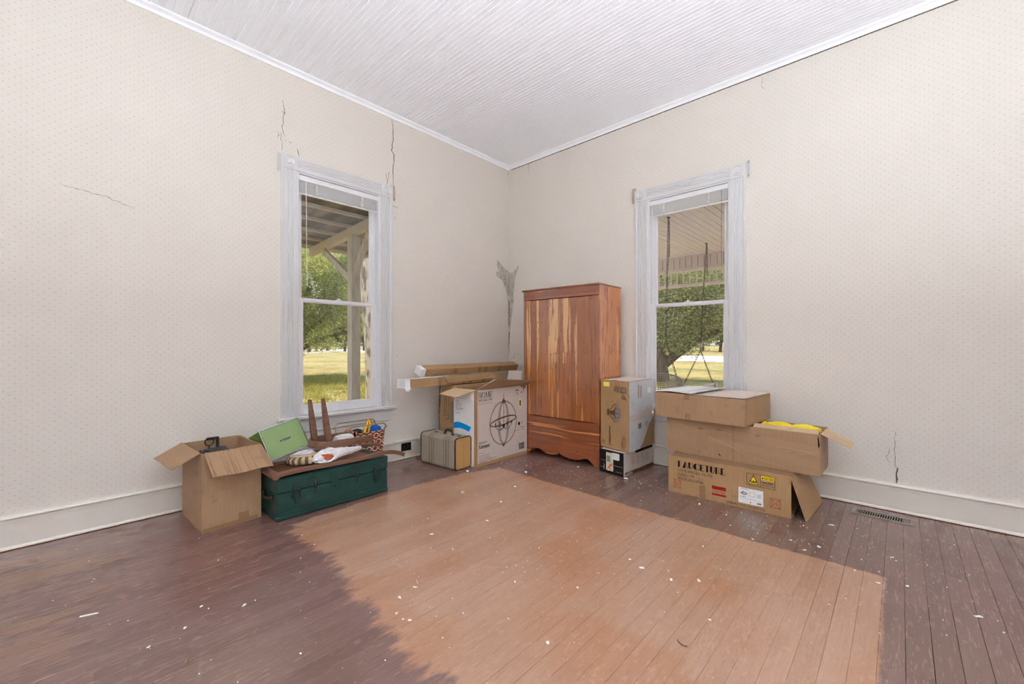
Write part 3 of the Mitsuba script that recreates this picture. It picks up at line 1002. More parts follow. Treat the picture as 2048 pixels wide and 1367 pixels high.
# apron with its scalloped foot
sc = [(0.911, 0.0), (0.90, 0.03), (0.875, 0.062), (0.836, 0.076), (0.763, 0.080), (0.702, 0.052), (0.655, 0.040), (0.607, 0.038), (0.55, 0.045), (0.504, 0.058), (0.490, 0.075), (0.464, 0.058), (0.426, 0.045), (0.349, 0.034), (0.254, 0.038), (0.18, 0.062), (0.14, 0.065), (0.108, 0.05), (0.065, 0.014), (0.05, 0.0)]
sp = smoothpath([(WW - s, z) for s, z in sc], 4)
ap = Polygon([(0, 0), (0, 0.443), (WW, 0.443), (WW, 0)] + [tuple(q) for q in sp[::-1]]).buffer(0)
obj('apron', tf(mv(ext(ap, 0.022), 0, 0, -0.022), WM), L, w)

# ---------------------------------------------------------------- open carton at the left
o = thing('open_carton', 'tall open brown cardboard box with spread flaps at the left of the green trunk', 'box')
P0 = np.array([3.628, 0.612, 0.0]); P1 = np.array([3.650, 0.125, 0.0]); P2 = np.array([3.268, 0.590, 0.0]); P3 = P1 + P2 - P0
HZ = np.array([0, 0, 0.527])
cen = (P0 + P3) / 2


def carton_wall(a, b, h, inward, nx=18, nz=14, amp=0.006, seed=1):
    """a cardboard sheet from a to b, h high, bulging and 5 mm thick"""
    s, t = np.meshgrid(np.linspace(0, 1, nx), np.linspace(0, 1, nz))
    n = np.cross(b - a, [0, 0, 1.0]); n /= np.linalg.norm(n)
    if n @ inward < 0:
        n = -n
    g = (meshkit.fbm(np.stack([s * 3 + seed, t * 3, s * 0], -1), 3, seed) - 0.5) * amp * 2 * (np.sin(np.pi * s) ** 0.6) * (0.3 + 0.7 * np.sin(np.pi * t * 0.9))
    V = a + s[..., None] * (b - a) + t[..., None] * h + g[..., None] * n
    V = V.reshape(-1, 3)
    F = []
    for i in range(nz - 1):
        for j in range(nx - 1):
            k = i * nx + j
            F += [[k, k + 1, k + nx + 1], [k, k + nx + 1, k + nx]]
    N = len(V)
    V2 = V + n * 0.005
    F2 = [[f[0] + N, f[2] + N, f[1] + N] for f in F]
    edge = [j for j in range(nx)] + [i * nx + nx - 1 for i in range(1, nz)] + [(nz - 1) * nx + j for j in range(nx - 2, -1, -1)] + [i * nx for i in range(nz - 2, 0, -1)]
    S = []
    for k in range(len(edge)):
        a_, b_ = edge[k], edge[(k + 1) % len(edge)]
        S += [[a_, a_ + N, b_ + N], [a_, b_ + N, b_]]
    return trimesh.Trimesh(np.vstack([V, V2]), F + F2 + S, process=False)


for k, (a, b) in enumerate(((P0, P2), (P1, P0), (P2, P3), (P3, P1))):
    n_ = cen - (a + b) / 2
    obj('panel', carton_wall(a, b, HZ, n_, seed=k + 2), 'cardboard', o, 25)
obj('base', quadslab([P0 + [0, 0, .002], P2 + [0, 0, .002], P3 + [0, 0, .002], P1 + [0, 0, .002]], 0.006), 'cardboard_dark', o)


def creased_flap(a, b, c, d, cuts, amp, t=0.005, seed=4):
    """flap from the hinge a-b out to d-c, with creases across it"""
    r = np.random.default_rng(seed)
    ss = np.sort(np.concatenate([np.linspace(0, 1, 40), np.repeat(cuts, 3) + np.tile([-0.008, 0, 0.008], len(cuts))]))
    n = np.cross(b - a, d - a); n /= np.linalg.norm(n)
    z = np.zeros(len(ss))
    for q in cuts:
        z += -amp * np.exp(-((ss - q) / 0.006) ** 2)
    z += 0.006 * np.sin(ss * 9 + seed)
    top = np.array([a + (b - a) * s + n * zz * 0.4 for s, zz in zip(ss, z)])
    bot = np.array([d + (c - d) * s + n * zz for s, zz in zip(ss, z)])
    N = len(ss)
    V = np.vstack([top, bot, top - n * t, bot - n * t])
    F = []
    for i in range(N - 1):
        F += [[i, i + 1, N + i + 1], [i, N + i + 1, N + i], [2 * N + i, 3 * N + i + 1, 2 * N + i + 1], [2 * N + i, 3 * N + i, 3 * N + i + 1],
              [N + i, N + i + 1, 3 * N + i + 1], [N + i, 3 * N + i + 1, 3 * N + i], [i, 2 * N + i + 1, i + 1], [i, 2 * N + i, 2 * N + i + 1]]
    F += [[0, N, 3 * N], [0, 3 * N, 2 * N], [N - 1, 2 * N + N - 1, 4 * N - 1], [N - 1, 4 * N - 1, 2 * N - 1]]
    m = trimesh.Trimesh(V, F, process=False)
    m.fix_normals()
    return m


A, B = P0 + HZ, P2 + HZ
obj('flap', creased_flap(A + [-0.012, 0.004, 0], B + [0.0, 0.006, 0.002], B + [-0.035, 0.150, -0.135], A + [-0.030, 0.150, -0.135], np.array([0.03, 0.05, 0.22, 0.29, 0.36, 0.40, 0.46, 0.58, 0.71, 0.90, 0.93, 0.965]), 0.006), 'cardboard', o, 25, label='creased front flap bent down')
A, B = P1 + HZ, P0 + HZ
obj('flap', creased_flap(A + [0.004, 0, 0.004], B + [0.005, -0.01, 0.002], B + [0.150, -0.03, -0.085], A + [0.165, 0.02, -0.075], np.array([0.5]), 0.001, seed=2), 'cardboard', o, 25, label='left flap spread outwards')
A, B = P2 + HZ, P3 + HZ
obj('flap', creased_flap(A + [-0.004, -0.02, 0], B + [-0.004, 0.02, 0], B + [-0.012, 0.02, -0.15], A + [-0.012, -0.02, -0.15], np.array([0.4]), 0.001, seed=3), 'cardboard', o, 25)
fn = np.cross(P2 - P0, [0, 0, 1.0]); fn /= np.linalg.norm(fn); fn = fn if fn[1] > 0 else -fn
F1 = face(P0 + fn * 0.004, fn)
obj('tape', rect(F1, 0.215, 0.0, 0.065, 0.075), 'parcel_tape', o)
obj('tape', rect(F1, 0.005, 0.0, 0.335, 0.028), 'parcel_tape', o)
obj('clear_tape', cat([tf(quadslab([(0.325 + 0.006 * math.sin(k), 0.36 + k * 0.018, 0.002), (0.345, 0.358 + k * 0.018, 0.004 + 0.003 * (k % 2)), (0.35, 0.376 + k * 0.018, 0.003), (0.328 + 0.006 * math.sin(k + 1), 0.378 + k * 0.018, 0.005 * (k % 3))], 0.0006), F1) for k in range(4)]), 'film_plastic', o)
# what is inside
d = thing('electronic_device', 'black electronic device lying in the open brown box', 'device')
dm = rotz(0.25, (3.46, 0.30, 0)) @ rot(-0.35, [1, 0, 0], (3.46, 0.30, 0.50))
obj('housing', tf(bx(3.365, 3.545, 0.21, 0.36, 0.405, 0.445, 0.006), dm), 'blue_plastic', d)
obj('screen', tf(bx(3.38, 3.53, 0.225, 0.345, 0.445, 0.447), dm), 'black_plastic', d)
obj('cable', tube(smoothpath([(3.53, 0.33, 0.48), (3.575, 0.38, 0.50), (3.60, 0.47, 0.47), (3.60, 0.54, 0.36)]), 0.004, 6), 'black_plastic', d)
b = thing('metal_bracket', 'black metal bracket with a ring in the open brown box', 'bracket')
obj('plate', cat([bx(3.425, 3.505, 0.135, 0.140, 0.525, 0.545, 0.001), bx(3.425, 3.445, 0.135, 0.140, 0.40, 0.535, 0.001)]), 'black_metal', b)
obj('ring', tube([(3.49 + 0.028 * math.cos(q), 0.150, 0.515 + 0.028 * math.sin(q)) for q in np.linspace(0, 2 * np.pi, 24, endpoint=False)], 0.004, 6, closed=True), 'black_metal', b)
obj('post', bx(3.485, 3.495, 0.143, 0.153, 0.34, 0.49), 'black_metal', b)
bd = thing('packing_paper', 'brown packing paper crumpled at the bottom of the open box', 'packing paper')
m = trimesh.creation.icosphere(3)
v = np.array(m.vertices); v = v * (1 + 0.22 * (meshkit.fbm(v * 2.5, 3, 8)[:, None] - 0.5)) * [0.155, 0.21, 0.185] + [3.455, 0.357, 0.205]
obj('wad', trimesh.Trimesh(v, m.faces), 'cardboard_dark', bd)

# ---------------------------------------------------------------- green trunk
t = thing('steamer_trunk', 'dark green metal steamer trunk standing on the floor under the left window', 'trunk')
tx0, tx1, ty0, ty1, tz = 2.358, 3.232, 0.425, 0.788, 0.302
obj('body', bx(tx0, tx1, ty0, ty1, 0.003, 0.1915, 0.009), 'trunk_paint', t)
obj('lid', bx(tx0 - 0.003, tx1 + 0.003, ty0 - 0.003, ty1 + 0.003, 0.1925, tz, 0.011), 'trunk_paint', t)
TF = face((tx1, ty1 + 0.001, 0), (0, 1, 0))       # x to the viewer's right
Wt = tx1 - tx0
for z in (0.012, 0.045, 0.262):
    obj('band', tf(bx(0.015, Wt - 0.015, z, z + 0.022 if z < 0.2 else z + 0.012, 0, 0.003, 0.001), TF), 'trunk_paint', t)
nails = []
for z in (0.040, 0.072, 0.256):
    for k in range(30):
        nails.append(mv(trimesh.creation.icosphere(1, 0.0022), 0.03 + k * (Wt - 0.06) / 29, z, 0.001))
n_ = obj('nail_heads', tf(cat(nails), TF), 'trunk_paint', t)
labels[n_] = {'kind': 'stuff'}
for x in (0.215, 0.815 * Wt + 0.02):
    pass
for x in (0.135, Wt - 0.105):
    la = obj('latch', tf(cat([bx(x - 0.030, x + 0.030, 0.150, 0.225, 0, 0.004, 0.001), bx(x - 0.024, x + 0.024, 0.200, 0.234, 0.003, 0.016, 0.004), bx(x - 0.026, x + 0.026, 0.150, 0.170, 0.003, 0.010, 0.002)]), TF), 'dark_green_metal', t)
    obj('bail', tf(cat([tube([(x - 0.022, 0.222, 0.014), (x - 0.02, 0.150, 0.020), (x, 0.138, 0.021), (x + 0.02, 0.150, 0.020), (x + 0.022, 0.222, 0.014)], 0.004, 6), bx(x - 0.016, x + 0.016, 0.12, 0.178, 0.008, 0.019, 0.003), bx(x - 0.009, x + 0.009, 0.100, 0.122, 0.001, 0.010, 0.002)]), TF), 'dark_green_metal', la)
for x in (0.27, Wt - 0.275):
    m = trimesh.creation.icosphere(2)
    m.vertices = m.vertices * [0.014, 0.030, 0.016] + [x, 0.212, 0.0]
    obj('dowel', tf(cat([m, bx(x - 0.02, x + 0.02, 0.185, 0.215, 0, 0.003, 0.001), bx(x - 0.008, x + 0.008, 0.150, 0.19, 0, 0.006, 0.002)]), TF), 'dark_green_metal', t, 40)
x = 0.47 * Wt
h_ = obj('hasp', tf(cat([bx(x - 0.026, x + 0.030, 0.135, 0.262, 0.001, 0.006, 0.0015), bx(x - 0.026, x + 0.030, 0.252, 0.264, 0.001, 0.012, 0.002)]), TF), 'trunk_paint', t)
obj('keyhole', tf(cat([mv(lathe([(0, 0.0006), (0.005, 0.0006), (0.005, 0)], 12), x + 0.004, 0.160, 0.006), bx(x + 0.002, x + 0.006, 0.148, 0.158, 0.006, 0.0066)]), TF), 'gap_dark', h_)
for x in (0.235, 0.665 * Wt):
    obj('hinge_clip', tf(cat([bx(x - 0.03 + q * 0.022, x - 0.014 + q * 0.022, 0.252, 0.285, 0.002, 0.007, 0.002) for q in range(3)]), TF), 'dark_green_metal', t)
for x in (0.0, Wt):
    for z in (0.003, tz - 0.035):
        s = 1 if x == 0 else -1
        xx = sorted((x - s * 0.004, x + s * 0.045))
        obj('corner_cap', tf(cat([bx(xx[0], xx[1], z, z + 0.035, -0.04, 0.005, 0.008), tf(trimesh.creation.icosphere(2, 0.019), trimesh.transformations.translation_matrix([x + s * 0.014, z + (0.022 if z > 0.1 else 0.018), -0.014]))]), TF), 'trunk_paint', t, 40)
rv = []
for xx in (0.02, 0.05, Wt - 0.05, Wt - 0.02):
    for zz in np.arange(0.06, 0.25, 0.032):
        rv.append(mv(trimesh.creation.icosphere(1, 0.0034), xx + 0.012 * math.sin(zz * 160), zz, 0.001))
k_ = obj('rivets', tf(cat(rv), TF), 'dark_green_metal', t)
labels[k_] = {'kind': 'stuff'}
TS = face((tx1 + 0.001, ty0, 0), (1, 0, 0))
obj('side_handle', tf(cat([tube(smoothpath([(0.10, 0.155, 0.006), (0.13, 0.15, 0.016), (0.19, 0.148, 0.022), (0.25, 0.15, 0.016), (0.28, 0.155, 0.006)]), 0.009, 8), bx(0.08, 0.12, 0.135, 0.178, 0, 0.012, 0.004), bx(0.26, 0.30, 0.135, 0.178, 0, 0.012, 0.004)]), TS), 'dark_leather', t, 40)

# ---------------------------------------------------------------- parts of a wooden chair heaped on the trunk
c = thing('dismantled_chair', 'dismantled wooden chair, its curved ribbed back lying flat on the green trunk', 'chair')
zt = tz + 0.003


def rail(pts, ww, hh, yy):
    P = smoothpath([(x, yy, z) for x, z in pts], 6)
    pr = np.array([(-ww / 2, -hh / 2 + .004), (-ww / 2 + .004, -hh / 2), (ww / 2 - .004, -hh / 2), (ww / 2, -hh / 2 + .004), (ww / 2, hh / 2 - .004), (ww / 2 - .004, hh / 2), (-ww / 2 + .004, hh / 2), (-ww / 2, hh / 2 - .004)])
    return sweep(pr, P)


front = [(3.240, 0.318), (3.228, 0.326), (3.205, 0.333), (3.14, 0.338), (3.0, 0.338), (2.80, 0.332), (2.62, 0.330), (2.50, 0.334), (2.42, 0.338), (2.34, 0.333), (2.26, 0.312), (2.20, 0.284)]
obj('side_rail', rail(front, 0.030, 0.032, 0.792), 'chair_wood', c, 40)
rear = [(3.240, 0.318), (3.14, 0.338), (2.80, 0.334), (2.55, 0.343), (2.44, 0.358), (2.36, 0.356), (2.30, 0.345), (2.27, 0.335)]
obj('side_rail', rail(rear, 0.028, 0.030, 0.512), 'chair_wood', c, 40)
m = trimesh.creation.cylinder(radius=0.027, height=0.32, sections=24)
obj('crest_roll', tf(m, frame((3.241, 0.655, 0.334), (1, 0, 0), (0, 0, -1), (0, 1, 0))), 'chair_wood', c, 40)
for k in range(24):
    x = 3.235 - k * 0.0155
    obj('slat', bx(x - 0.0045, x + 0.0045, 0.52, 0.780, 0.333 + 0.004 * math.sin(k / 24 * 3.1), 0.341 + 0.004 * math.sin(k / 24 * 3.1), 0.0015), 'cane', c)
obj('back_panel', bx(2.50, 3.245, 0.522, 0.780, 0.322, 0.332, 0.002), 'cane', c)

k_ = thing('seat_cushion', 'striped beige and brown woven seat pad under the upturned stool', 'cushion')
pad = lathe([(0, 0.062), (0.115, 0.060), (0.130, 0.050), (0.137, 0.035), (0.134, 0.012), (0.122, 0.0), (0, 0)], 40)
pad.vertices = pad.vertices * [1.22, 0.80, 0.95] + [2.945, 0.640, 0.352]
obj('pad', pad, 'tan_weave', k_, 40)
for i in range(40):
    a0, a1 = (i + 0.06) / 40 * 2 * np.pi, (i + 0.94) / 40 * 2 * np.pi
    pr = []
    for r_, z_ in ((0.116, 0.0615), (0.132, 0.051), (0.1395, 0.035), (0.1365, 0.012), (0.124, 0.0)):
        for a_ in (a0, (a0 + a1) / 2, a1):
            pr.append((2.945 + 1.22 * r_ * math.cos(a_), 0.640 + 0.80 * r_ * math.sin(a_), 0.352 + 0.95 * z_))
    pr = np.array(pr)
    F = []
    for q in range(4):
        for j in range(2):
            n0 = q * 3 + j
            F += [[n0, n0 + 3, n0 + 4], [n0, n0 + 4, n0 + 1]]
    obj('woven_band', trimesh.Trimesh(pr, F, process=False), 'brown_weave' if i % 2 else 'beige_weave', k_, True)

c2 = thing('upturned_stool', 'upturned bent wood stool with two tapered legs pointing up on the green trunk', 'stool')


def bent(x0, x1, y0, y1, z, h, r, open_right=True, tilt=0.0):
    P = [(x1, y0)]
    P += [(x0 + r + 0.0, y0)]
    for q in np.linspace(-np.pi / 2, -3 * np.pi / 2, 18):
        P.append((x0 + r + r * 1.0 * math.cos(q) * 1.0, (y0 + y1) / 2 + (y1 - y0) / 2 * math.sin(q)))
    P += [(x1, y1)]
    return np.array([(p[0], p[1], z) for p in P])


ring = []
yc, hy, xl, xr = 0.570, 0.140, 2.945, 2.45
pts = [(xr + 0.06, yc - hy * 0.80, 0.462), (2.60, yc - hy * 0.94, 0.462), (2.72, yc - hy, 0.462)] + [(2.785 + 0.120 * math.sin(q), yc - hy * math.cos(q), 0.462) for q in np.linspace(0.15, np.pi - 0.15, 16)] + [(2.72, yc + hy, 0.462), (2.60, yc + hy * 0.94, 0.458), (xr - 0.01, yc + hy * 0.72, 0.452)]
P = smoothpath(pts, 4)
pr = np.array([(-.013, -.026), (.013, -.026), (.013, .022), (.009, .027), (-.009, .027), (-.013, .022)])
obj('seat_rim', sweep(pr, P), 'chair_wood', c2, 40)
obj('corner_brace', hullpts([(2.90, 0.50, 0.44), (2.90, 0.64, 0.44), (2.85, 0.49, 0.44), (2.84, 0.66, 0.44), (2.90, 0.50, 0.455), (2.90, 0.64, 0.455), (2.85, 0.49, 0.455), (2.84, 0.66, 0.455)]), 'chair_wood', c2)


def leg(base, top, a, b):
    """a tapered square leg, chamfered"""
    base, top = np.array(base, float), np.array(top, float)
    V = []
    mid_ = base + (top - base) * 0.45
    for p, w_ in ((base, a), (mid_, a * 0.98), (top, b)):
        for sx, sy in ((1, .6), (.6, 1), (-.6, 1), (-1, .6), (-1, -.6), (-.6, -1), (.6, -1), (1, -.6)):
            V.append(p + [sx * w_ / 2, sy * w_ / 2, 0])
    return hullpts(V)


obj('leg', leg((2.840, 0.485, 0.435), (2.884, 0.485, 0.806), 0.046, 0.026), 'chair_wood', c2)
obj('leg', leg((2.800, 0.655, 0.435), (2.857, 0.672, 0.828), 0.046, 0.026), 'chair_wood', c2)
for xx, yy in ((2.60, 0.55), (2.62, 0.60)):
    obj('support_bar', bx(2.50, 2.88, yy - 0.008, yy + 0.008, 0.436, 0.446, 0.002), 'chair_wood', c2)

# crumpled white carrier bag
bg = thing('plastic_bag', 'crumpled white plastic bag hanging over the front of the trunk', 'bag')
m = trimesh.creation.icosphere(5)
v = np.array(m.vertices)
s = v[:, 0]
rad = np.interp(s, [-1, -0.75, -0.3, 0.1, 0.5, 1.0], [0.7, 0.42, 0.48, 0.62, 1.05, 0.95])
nz = meshkit.fbm(v * 3.3 + 2, 4, 5) - 0.5
rid = np.abs(meshkit.fbm(v * [5, 2.5, 5] + 9, 3, 6) - 0.5)
v = np.stack([2.772 + 0.196 * s + 0.02 * nz, 0.748 + 0.066 * v[:, 1] * rad * (1 + 0.6 * nz) , 0.395 - 0.012 * s + 0.066 * v[:, 2] * rad * (1 + 0.8 * nz)], 1)
v[:, 2] += 0.07 * (rid - 0.12) * 0.5 - 0.020 * np.exp(-((s - 0.55) / 0.25) ** 2) * (v[:, 1] > 0.748)
v[:, 1] += 0.06 * (rid - 0.12)
v[:, 2] = np.maximum(v[:, 2], np.where(v[:, 1] < 0.81, 0.3555, 0.318))
bag = trimesh.Trimesh(v, m.faces, process=False)
# an opening torn in the front side
cc = v[m.faces].mean(1)
hole = (((cc[:, 0] - 2.865) / 0.037) ** 2 + ((cc[:, 2] - 0.392) / 0.022) ** 2 < 1) & (cc[:, 1] > 0.755)
bag = trimesh.Trimesh(v, m.faces[~hole], process=False)
obj('film', bag, 'bag_plastic', bg, 25)
bk = thing('paperback_book', 'terracotta book showing through the torn hole of the white bag', 'book')
obj('block', tf(bx(-0.045, 0.04, -0.012, 0.012, -0.024, 0.024, 0.002), frame((2.868, 0.774, 0.392), (1, 0, 0), (0, 1, 0))), 'terracotta', bk)
obj('pages', tf(bx(-0.0445, 0.0395, -0.010, 0.010, 0.0235, 0.0245), frame((2.868, 0.774, 0.392), (1, 0, 0), (0, 1, 0))), 'cream_print', bk)
sp_ = thing('crumpled_paper', 'crumpled white paper lying inside the upturned bent wood stool', 'paper')
m = trimesh.creation.icosphere(4)
v = np.array(m.vertices)
v = v * (1 + 0.35 * (meshkit.fbm(v * 3, 4, 11)[:, None] - 0.5)) * [0.085, 0.055, 0.026] + [2.640, 0.570, 0.473]
obj('sheet', trimesh.Trimesh(v, m.faces), 'pale_cloth', sp_)
fl_ = thing('plastic_film', 'shiny clear plastic film crushed beneath the lime green case', 'plastic film')
m = trimesh.creation.icosphere(4)
v = np.array(m.vertices)
v = v * (1 + 0.7 * (meshkit.fbm(v * 4, 3, 13)[:, None] - 0.5)) * [0.075, 0.035, 0.022] + [2.985, 0.640, 0.418]
obj('sheet', trimesh.Trimesh(v, m.faces), 'film_plastic', fl_)

# ---------------------------------------------------------------- lime green case, tilted
gc = thing('lime_green_case', 'lime green case with chrome edges tilted on the trunk beside the open box', 'case')
BL = np.array([3.204, 0.582, 0.388])
gx, gy, gz = np.array([-0.968, -0.151, 0.200]), np.array([0.240, -0.333, 0.912]), np.array([-0.071, 0.931, 0.359])
gx /= np.linalg.norm(gx); gz = np.cross(gx, gy); gz /= np.linalg.norm(gz); gy = np.cross(gz, gx)
gw, gh, GD = 0.312, 0.243, 0.224
GM = frame(BL, gx, gy, gz)
obj('body', tf(bx(0.004, gw - 0.004, 0.004, gh - 0.004, -GD, -0.003, 0.003), GM), 'lime_side', gc)
obj('front_panel', tf(bx(0.006, gw - 0.006, 0.006, gh - 0.006, -0.004, 0.0, 0.001), GM), 'lime_enamel', gc)
tr = sbox(0, 0, gw, gh).difference(sbox(0.006, 0.006, gw - 0.006, gh - 0.006))
obj('edge_trim', tf(mv(ext(tr, 0.012), 0, 0, -0.009), GM), 'chrome', gc)
tr2 = sbox(0.006, 0.006, gw - 0.006, gh - 0.006).difference(sbox(0.0085, 0.0085, gw - 0.0085, gh - 0.0085))
obj('gasket', tf(mv(ext(tr2, 0.0016), 0, 0, -0.0005), GM), 'black_plastic', gc)
obj('edge_trim', tf(mv(ext(tr, 0.008), 0, 0, -GD - 0.004), GM), 'chrome', gc)
el = affinity.scale(Point(0, 0).buffer(1, 32), 0.043, 0.0078)
cy_ = gh * 0.47
bd_ = obj('badge', tf(mv(ext(el, 0.003), gw * 0.5, cy_, 0.0), GM), 'black_plastic', gc)
obj('badge_script', tf(mv(scribble(0.058, 0.0062, 4, 3), gw * 0.5 - 0.029, cy_ - 0.0026, 0.003), GM), 'white_label', bd_)
SM = frame(BL + gz * -GD, gz, gy, -gx)
bd2 = obj('badge', tf(mv(ext(affinity.scale(el, 0.8, 1), 0.003), GD * 0.48, gh * 0.62, -0.0035), SM), 'black_plastic', gc)
obj('badge_script', tf(mv(scribble(0.046, 0.0056, 5, 3), GD * 0.48 - 0.023, gh * 0.62 - 0.0024, -0.0005), SM), 'white_label', bd2)
obj('handle', tf(tube(smoothpath([(0.09, gh, -0.10), (0.10, gh + 0.004, -0.10), (0.14, gh + 0.006, -0.10), (0.18, gh + 0.004, -0.10), (0.19, gh, -0.10)]), 0.005, 6), GM), 'black_plastic', gc)

# ---------------------------------------------------------------- brass magazine rack with patterned sling, and what lies in it
mr = thing('magazine_rack', 'brass wire magazine rack with a red ring patterned cloth sling behind the trunk', 'magazine rack')


def hoop(y0, y1, x0, x1, zt_, r=0.05):
    P = [(x0, y0, 0.006), (x0, y0 + (y1 - y0) * 0.8, zt_ - r)]
    P += [(x0 + r - r * math.cos(q), y1, zt_ - r + r * math.sin(q)) for q in np.linspace(0.2, np.pi / 2, 7)]
    P += [(x1 - r + r * math.sin(q), y1, zt_ - r + r * math.cos(q)) for q in np.linspace(0, np.pi / 2 - 0.2, 7)]
    P += [(x1, y0 + (y1 - y0) * 0.8, zt_ - r), (x1, y0, 0.006)]
    return tube(P, 0.0055, 8)


obj('hoop', hoop(0.20, 0.345, 2.105, 2.500, 0.498), 'brass', mr, 40)
obj('hoop', hoop(0.30, 0.165, 2.125, 2.535, 0.518), 'brass', mr, 40)
V, F = [], []
prof = [(0.335, 0.428), (0.315, 0.28), (0.28, 0.12), (0.25, 0.10), (0.22, 0.12), (0.19, 0.28), (0.172, 0.43)]
prof = smoothpath([(0, a, b) for a, b in prof], 5)[:, 1:]
nx = 14
for i, (yy, zz) in enumerate(prof):
    for j in range(nx):
        s = j / (nx - 1)
        V.append((2.415 - 0.29 * s, yy + 0.004 * math.sin(s * 9 + i), zz + 0.012 * (2 * s - 1) ** 2 * (zz > 0.3)))
for i in range(len(prof) - 1):
    for j in range(nx - 1):
        q = i * nx + j
        F += [[q, q + 1, q + nx + 1], [q, q + nx + 1, q + nx]]
V = np.array(V)
obj('cloth_sling', trimesh.Trimesh(V, F, process=False), 'ring_cloth', mr, True)
for xx in (2.41, 2.13):
    obj('side_cord', tube([(xx, 0.335, 0.425), (xx, 0.345, 0.44), (xx + 0.01, 0.345, 0.455)], 0.003, 5), 'pale_cloth', mr)


def blob(c_, r_, seed, amp=0.3, f=2.6, sub=4):
    m_ = trimesh.creation.icosphere(sub)
    v_ = np.array(m_.vertices)
    v_ = v_ * (1 + amp * (meshkit.fbm(v_ * f + seed, 3, seed)[:, None] - 0.5)) * r_ + c_
    return trimesh.Trimesh(v_, m_.faces, process=False)


q = thing('blue_cloth', 'bright blue fuzzy cloth bundle in the magazine rack', 'cloth')
obj('bundle', blob([2.185, 0.272, 0.432], [0.062, 0.046, 0.043], 3, 0.35, 4), 'toy_blue', q, True)
q = thing('black_glove', 'black glove with an orange cuff in the magazine rack', 'glove')
obj('palm', blob([2.372, 0.275, 0.432], [0.050, 0.042, 0.034], 5, 0.3), 'black_plastic', q, True)
obj('cuff', blob([2.425, 0.285, 0.437], [0.016, 0.030, 0.018], 6, 0.3), 'toy_orange', q, True)
q = thing('yellow_toy', 'yellow plastic loop shaped toy standing up out of the magazine rack', 'toy')
obj('loop', tube(smoothpath([(2.335, 0.305, 0.395), (2.300, 0.295, 0.44), (2.272, 0.285, 0.505), (2.258, 0.285, 0.532), (2.248, 0.29, 0.515), (2.258, 0.30, 0.47), (2.268, 0.30, 0.42)]), 0.009, 8), 'toy_yellow', q, 40)
q = thing('red_plastic_piece', 'small red plastic piece beside the yellow loop in the rack', 'toy')
obj('knob', blob([2.215, 0.212, 0.500], [0.026, 0.02, 0.024], 8, 0.2), 'toy_red', q, True)
obj('stem', tube([(2.215, 0.212, 0.485), (2.225, 0.210, 0.40)], 0.010, 8), 'toy_red', q, 40)
q = thing('pale_cloth_bundle', 'pale grey cloth folded in the magazine rack', 'cloth')
obj('fold', blob([2.315, 0.222, 0.445], [0.060, 0.024, 0.032], 9, 0.3), 'pale_cloth', q, True)
q = thing('brown_yarn', 'small brown tuft of yarn poking out of the magazine rack', 'yarn')
obj('tuft', blob([2.440, 0.235, 0.435], [0.030, 0.03, 0.028], 21, 0.6, 5), 'terracotta', q, True)

# ---------------------------------------------------------------- striped suitcase
s = thing('suitcase', 'small vintage beige tweed suitcase with dark stripes standing on the floor', 'suitcase')
a0 = np.array([1.648, 0.262, 0.0]); a1 = np.array([1.613, 0.786, 0.0])
sx = a1 - a0; sw = np.linalg.norm(sx); sx /= sw
sn = np.array([sx[1], -sx[0], 0])                # out of the long face (towards +x)
SD = 0.222
SC = frame(a0 - sn * 0.0, sx, (0, 0, 1), np.cross(sx, [0, 0, 1.0]))


def rounded(w_, h_, r):
    return sbox(r, r, w_ - r, h_ - r).buffer(r, 6)


zz = np.array([0.0, 0.006, 0.012])
end = rounded(SD, 0.318, 0.035)
SE = frame(a1, -sn, (0, 0, 1), np.cross(-sn, [0, 0, 1.0]))       # end face, x to the viewer's right? outward sx
body = ext(end, sw - 0.012)
v = body.vertices
body.vertices = a0 + np.outer(v[:, 0], -sn) + np.outer(v[:, 1] + 0.004, [0, 0, 1]) + np.outer(v[:, 2] + 0.006, sx)
body.fix_normals()
obj('body', body, 'tweed', s, 30)
for off, nm in ((0.0, 'end_panel'), (sw - 0.006, 'end_panel')):
    e_ = ext(end.buffer(-0.003), 0.006)
    v = e_.vertices
    e_.vertices = a0 + np.outer(v[:, 0], -sn) + np.outer(v[:, 1] + 0.004, [0, 0, 1]) + np.outer(v[:, 2] + off, sx)
    e_.fix_normals()
    ek = obj(nm, e_, 'tan_leather', s, 30, label='tan leather end')
    rim_ = end.buffer(0.003).difference(end.buffer(-0.006))
    r_ = ext(rim_, 0.010)
    v = r_.vertices
    r_.vertices = a0 + np.outer(v[:, 0], -sn) + np.outer(np.maximum(v[:, 1] + 0.004, 0.001), [0, 0, 1]) + np.outer(v[:, 2] + off - 0.001, sx)
    r_.fix_normals()
    obj('binding', r_, 'dark_leather', ek, 30)
    st_ = []
    for k in range(12):
        st_.append(tf(trimesh.creation.icosphere(1, 0.0025), trimesh.transformations.translation_matrix(a0 - sn * (SD / 2) + np.array([0, 0, 0.03 + k * 0.024]) + sx * (off + (0.006 if off else 0.0)))))
    sk = obj('stud_row', cat(st_), 'dark_leather', ek)
    labels[sk] = {'kind': 'stuff'}
sm = ext(end.buffer(0.0016).difference(end.buffer(-0.002)), 0.003)
hb = a0 + sx * (sw * 0.60) - sn * (SD / 2) + np.array([0, 0, 0.322])
obj('handle', tube(smoothpath([hb - sx * 0.062 + [0, 0, -.002], hb - sx * 0.055 + [0, 0, 0.022], hb - sx * 0.03 + [0, 0, 0.046], hb + sx * 0.03 + [0, 0, 0.046], hb + sx * 0.055 + [0, 0, 0.022], hb + sx * 0.062 + [0, 0, -.002]]), 0.010, 8), 'dark_leather', s, 40)
